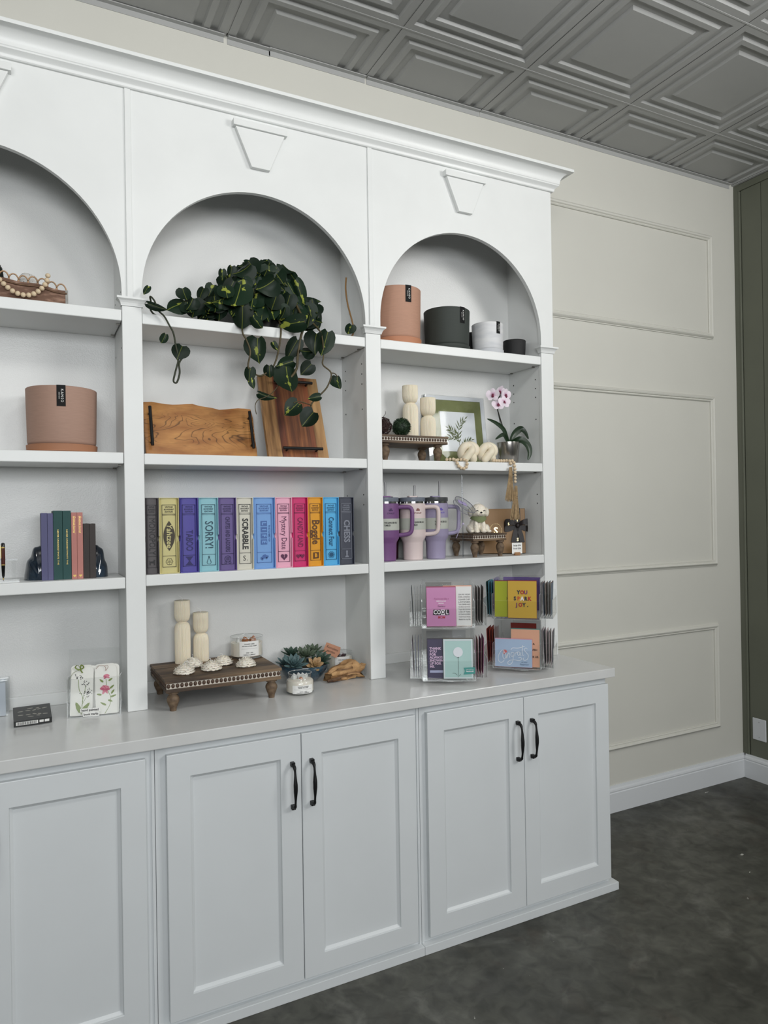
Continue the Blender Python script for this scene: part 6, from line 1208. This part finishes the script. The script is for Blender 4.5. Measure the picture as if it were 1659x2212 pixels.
for k in range(11): text(('ON MY MOM', 'EVER A FRIEND', 'CLEANER CHEF', 'LISTENER', 'TAXI DRIVER AND', 'NURSE ADVICE', 'TALK ME DOWN', 'A SEA OF TEARS', 'OF SHOULDERS', 'YOUR HUG MORE', 'thanks for my life')[k], (0.026, yc, 0.118 - 0.0093 * k), 0.008, M_ink if k not in (1, 5, 9) else mat('card grey ink', rgb(110, 100, 100), 0.5), c, fit=0.044)
c = cA((-0.025, -0.1170, 0.0215, 0), 0.112, 0.148, (66, 60, 88), 'dark purple card reading THANK YOU FOR ALWAYS SHOWING UP FOR ME', env=(54, 46, 58))
mpk = mat('card pale pink ink', rgb(206, 178, 206), 0.5)
for k, s_ in enumerate(('THANK', 'YOU', 'FOR', 'ALWAYS', 'SHOWIN', 'UP FOR', 'ME.')): text(s_, (-0.047, yc, 0.112 - 0.0112 * k), 0.0125, mpk, c, align='LEFT', bold=0.0005)
part('pale_bar', MB().box(-0.047, 0.04, yc, yc + 0.0003, 0.022, 0.031), mat('card lilac bar', rgb(170, 174, 204), 0.5), c)
c = cA((0.035, -0.1260, 0.0215, 0), 0.113, 0.150, (176, 208, 204), 'mint card with a white balloon on a string', env=(96, 84, 74))
part('card_border', MB().box(-0.0545, 0.0545, yc + 0.0006, yc + 0.0009, 0.002, 0.006).box(-0.0545, 0.0545, yc + 0.0006, yc + 0.0009, 0.143, 0.148).box(-0.0545, -0.050, yc + 0.0006, yc + 0.0009, 0.006, 0.143).box(0.050, 0.0545, yc + 0.0006, yc + 0.0009, 0.006, 0.143), mat('card pale border', rgb(214, 222, 226), 0.5), c)
part('balloon', MB().prism([(0.018 * math.cos(2 * PI * k / 28), 0.100 + 0.0185 * math.sin(2 * PI * k / 28)) for k in range(28)], yc - 0.0002, yc + 0.0002), mat('balloon white', rgb(222, 226, 232), 0.5), c)
g_ = MB(); stroke(g_, [(0.0, 0.082), (0.001, 0.05), (0.0, 0.02), (-0.002, 0.006)], 0.0005); stroke(g_, [(-0.004, 0.014), (-0.012, 0.021), (-0.022, 0.022)], 0.0005); stroke(g_, [(0.003, 0.012), (0.009, 0.018)], 0.0005); g_.prism([(-0.003, 0.079), (0.003, 0.079), (0, 0.083)], yp - 0.0004, yp); part('string', g_.xf(Matrix.Translation((0, yc + 0.0002, 0))), M_ink, c)
part('teal_flag', MB().prism([(0.020, 0.017), (0.062, 0.020), (0.062, 0.044), (0.020, 0.042), (0.025, 0.030)], yc - 0.0012, yc - 0.0009), mat('teal flag', rgb(70, 156, 150), 0.5), c); text('made with love', (0.043, yc - 0.0014, 0.036), 0.006, mwh, c, fit=0.028); text('handcraft', (0.043, yc - 0.0014, 0.029), 0.007, mwh, c, fit=0.028, bold=0.0003)
for i, (x, z, col, lab) in enumerate(((-0.03, 0.225, (150, 150, 148), 'grey card back seen through the spinner behind the COOL MOM card'), (0.02, 0.225, (188, 188, 186), 'pale card back at the far side top of the left spinner'), (-0.03, 0.030, (168, 168, 168), 'grey card back at the far side foot of the left spinner'), (0.025, 0.032, (190, 192, 194), 'light card back behind the balloon card'))): cA((-x, -0.116 - 0.009 * (i % 2), 0.2195 if z > 0.1 else 0.0215, 2), 0.108, 0.146, col, lab)
def side_cards(fn, side, z, n, cols, lab, w_=0.108, h=0.140, base=0.110, grp=None, rnd=1):
    rr = random.Random(rnd)
    for k in range(n): fn((rr.uniform(-0.008, 0.008), -base - 0.0088 * k, z - 0.001, side), w_, h * rr.uniform(0.95, 1.0), cols[k % len(cols)], ('innermost ', 'second innermost ', 'second outermost ', 'outermost ')[k] + lab, lean=-1.5 + 1.2 * k, env=cols[(k + 1) % len(cols)], grp=grp, thick=0.0018, sleeve=False)
side_cards(cA, 3, 0.2205, 4, [(196, 200, 204), (40, 48, 56), (206, 208, 208)], 'black or white card edge-on in the left spinner upper left pocket', grp='edge-on cards, left spinner, left upper pocket', rnd=1, base=0.1075)
side_cards(cA, 3, 0.0225, 4, [(184, 188, 200), (90, 62, 80), (150, 160, 190)], 'blue or plum card edge-on in the left spinner lower left pocket', grp='edge-on cards, left spinner, left lower pocket', rnd=2, base=0.1075)
side_cards(cA, 1, 0.2205, 4, [(120, 110, 106), (86, 76, 74), (150, 142, 138)], 'taupe card edge-on in the left spinner upper right pocket', grp='edge-on cards, left spinner, right upper pocket', rnd=3, base=0.1075)
side_cards(cA, 1, 0.0225, 4, [(110, 24, 84), (128, 34, 98), (196, 160, 150)], 'magenta or blush card edge-on in the left spinner lower right pocket', grp='edge-on cards, left spinner, right lower pocket', rnd=4, base=0.1075)
# right spinner
c = cB((-0.034, -0.1120, 0.2215, 0), 0.110, 0.146, (168, 176, 44), 'lime green card reading YOU ARE MIRACLE IN LIFE', env=(120, 24, 60))
mgo = mat('card bronze ink', rgb(112, 96, 30), 0.5)
for k, s_ in enumerate(('YOU', 'ARE A', 'MIRACLE', 'IN MY', 'LIFE')): text(s_, (0.018, yc, 0.112 - 0.019 * k), 0.0165, mgo, c, sx=0.75)
c = cB((0.024, -0.1210, 0.2195, 0), 0.116, 0.150, (208, 170, 66), 'yellow card reading YOU SPARK JOY in coloured letters', env=(124, 24, 58))
cm_ = {'n': mat('ink navy', rgb(34, 40, 56), 0.5), 'r': mat('ink red', rgb(168, 40, 42), 0.5), 'p': mat('ink purple', rgb(110, 48, 104), 0.5), 'w': mwh, 'o': mat('ink orange', rgb(196, 88, 44), 0.5)}
for row, z, cs in (('YOU', 0.103, 'nrp'), ('SPARK', 0.078, 'norwnr'[0:1] + 'own' + 'r'), ('JOY.', 0.053, 'prnn')):
    n_ = len(row)
    for k, ch in enumerate(row): text(ch, ((k - (n_ - 1) / 2) * 0.0145, yc, z), 0.021, cm_[cs[k]], c, bold=0.0010, sx=0.9)
c = cB((-0.0145, -0.1210, 0.0215, 0), 0.150, 0.112, (172, 194, 220), 'pale blue landscape card with white Congrats script', env=(206, 152, 170)); mcl = mat('script white', rgb(226, 232, 240), 0.5)
def U(x, y): return ((x - 610) * 0.000207, (1930 - y) * 0.000207)
for P in ([(430, 1640), (415, 1610), (375, 1620), (330, 1690), (312, 1760), (325, 1820), (365, 1850), (410, 1830), (430, 1800)], [(430, 1620), (405, 1680), (405, 1740), (435, 1780), (462, 1740), (455, 1680), (430, 1640)], [(470, 1760), (485, 1670), (480, 1770), (505, 1680), (530, 1660), (528, 1720), (545, 1750)], [(610, 1650), (575, 1650), (560, 1700), (585, 1730), (610, 1680), (612, 1650), (600, 1800), (560, 1870), (515, 1880), (500, 1840), (545, 1800), (640, 1790), (720, 1800), (765, 1770), (750, 1735), (705, 1745)], [(640, 1720), (645, 1640), (650, 1660), (690, 1630)], [(735, 1640), (700, 1630), (690, 1680), (720, 1700), (740, 1640), (745, 1690), (765, 1700)], [(785, 1500), (780, 1600), (785, 1690), (810, 1690)], [(560, 1600), (600, 1560), (700, 1560), (830, 1520)], [(880, 1570), (850, 1550), (820, 1590), (860, 1640), (895, 1690), (880, 1760), (830, 1790), (795, 1770), (810, 1740)]):
    g_ = MB(); stroke(g_, [U(*p) for p in P], 0.00125); part('script_stroke', g_.xf(Matrix.Translation((0, yc, 0))), mcl, c)
part('ring_gem', MB().prism([(U(*p)) for p in ((405, 1640), (430, 1690), (490, 1640), (470, 1600), (420, 1600))], yc - 0.0002, yc + 0.0002), mat('card coral', rgb(214, 110, 110), 0.5), c); text('on your\nEngagement', (0.043, yc, 0.017), 0.009, mat('card slate ink', rgb(90, 110, 140), 0.5), c, fit=0.036, shear=0.3)
c = cB((0.032, -0.1120, 0.0215, 0), 0.116, 0.152, (222, 170, 142), 'peach card behind the Congrats card', env=(70, 130, 126), lean=-4)
for s_, z in (('A', 0.094), ('WISH', 0.070), ('FOR US.', 0.042)): text(s_, (0.034, yc, z), 0.011, M_ink, c, bold=0.0003)
for i, (x, z, col, side, lab) in enumerate(((-0.02, 0.23, (98, 80, 140), 2, 'purple card on the far side of the right spinner'), (0.03, 0.228, (120, 100, 160), 2, 'second purple card on the far side of the right spinner'), (0.0, 0.045, (140, 44, 36), 2, 'brick red card seen through the foot of the right spinner'))): cB((x, -0.112 - 0.009 * (i % 2), 0.2195 if z > 0.1 else 0.0215, side), 0.112, 0.146, col, lab)
side_cards(cB, 3, 0.2205, 4, [(92, 148, 166), (24, 70, 62), (74, 130, 150)], 'teal card fanned in the right spinner upper left pocket', grp='teal cards, right spinner, upper left pocket', rnd=5, base=0.1025)
side_cards(cB, 3, 0.0225, 4, [(160, 60, 44), (126, 44, 34), (176, 82, 58)], 'brick red card fanned in the right spinner lower left pocket', grp='red cards, right spinner, lower left pocket', rnd=6, base=0.1025)
side_cards(cB, 1, 0.2205, 4, [(64, 84, 108), (96, 62, 50), (186, 178, 170)], 'slate, brown or grey card in the right spinner upper right pocket', grp='cards, right spinner, upper right pocket', rnd=7, base=0.1025)
side_cards(cB, 1, 0.0225, 4, [(30, 34, 54), (196, 176, 180), (188, 176, 174)], 'navy or blush card in the right spinner lower right pocket', grp='cards, right spinner, lower right pocket', rnd=8, base=0.1025)
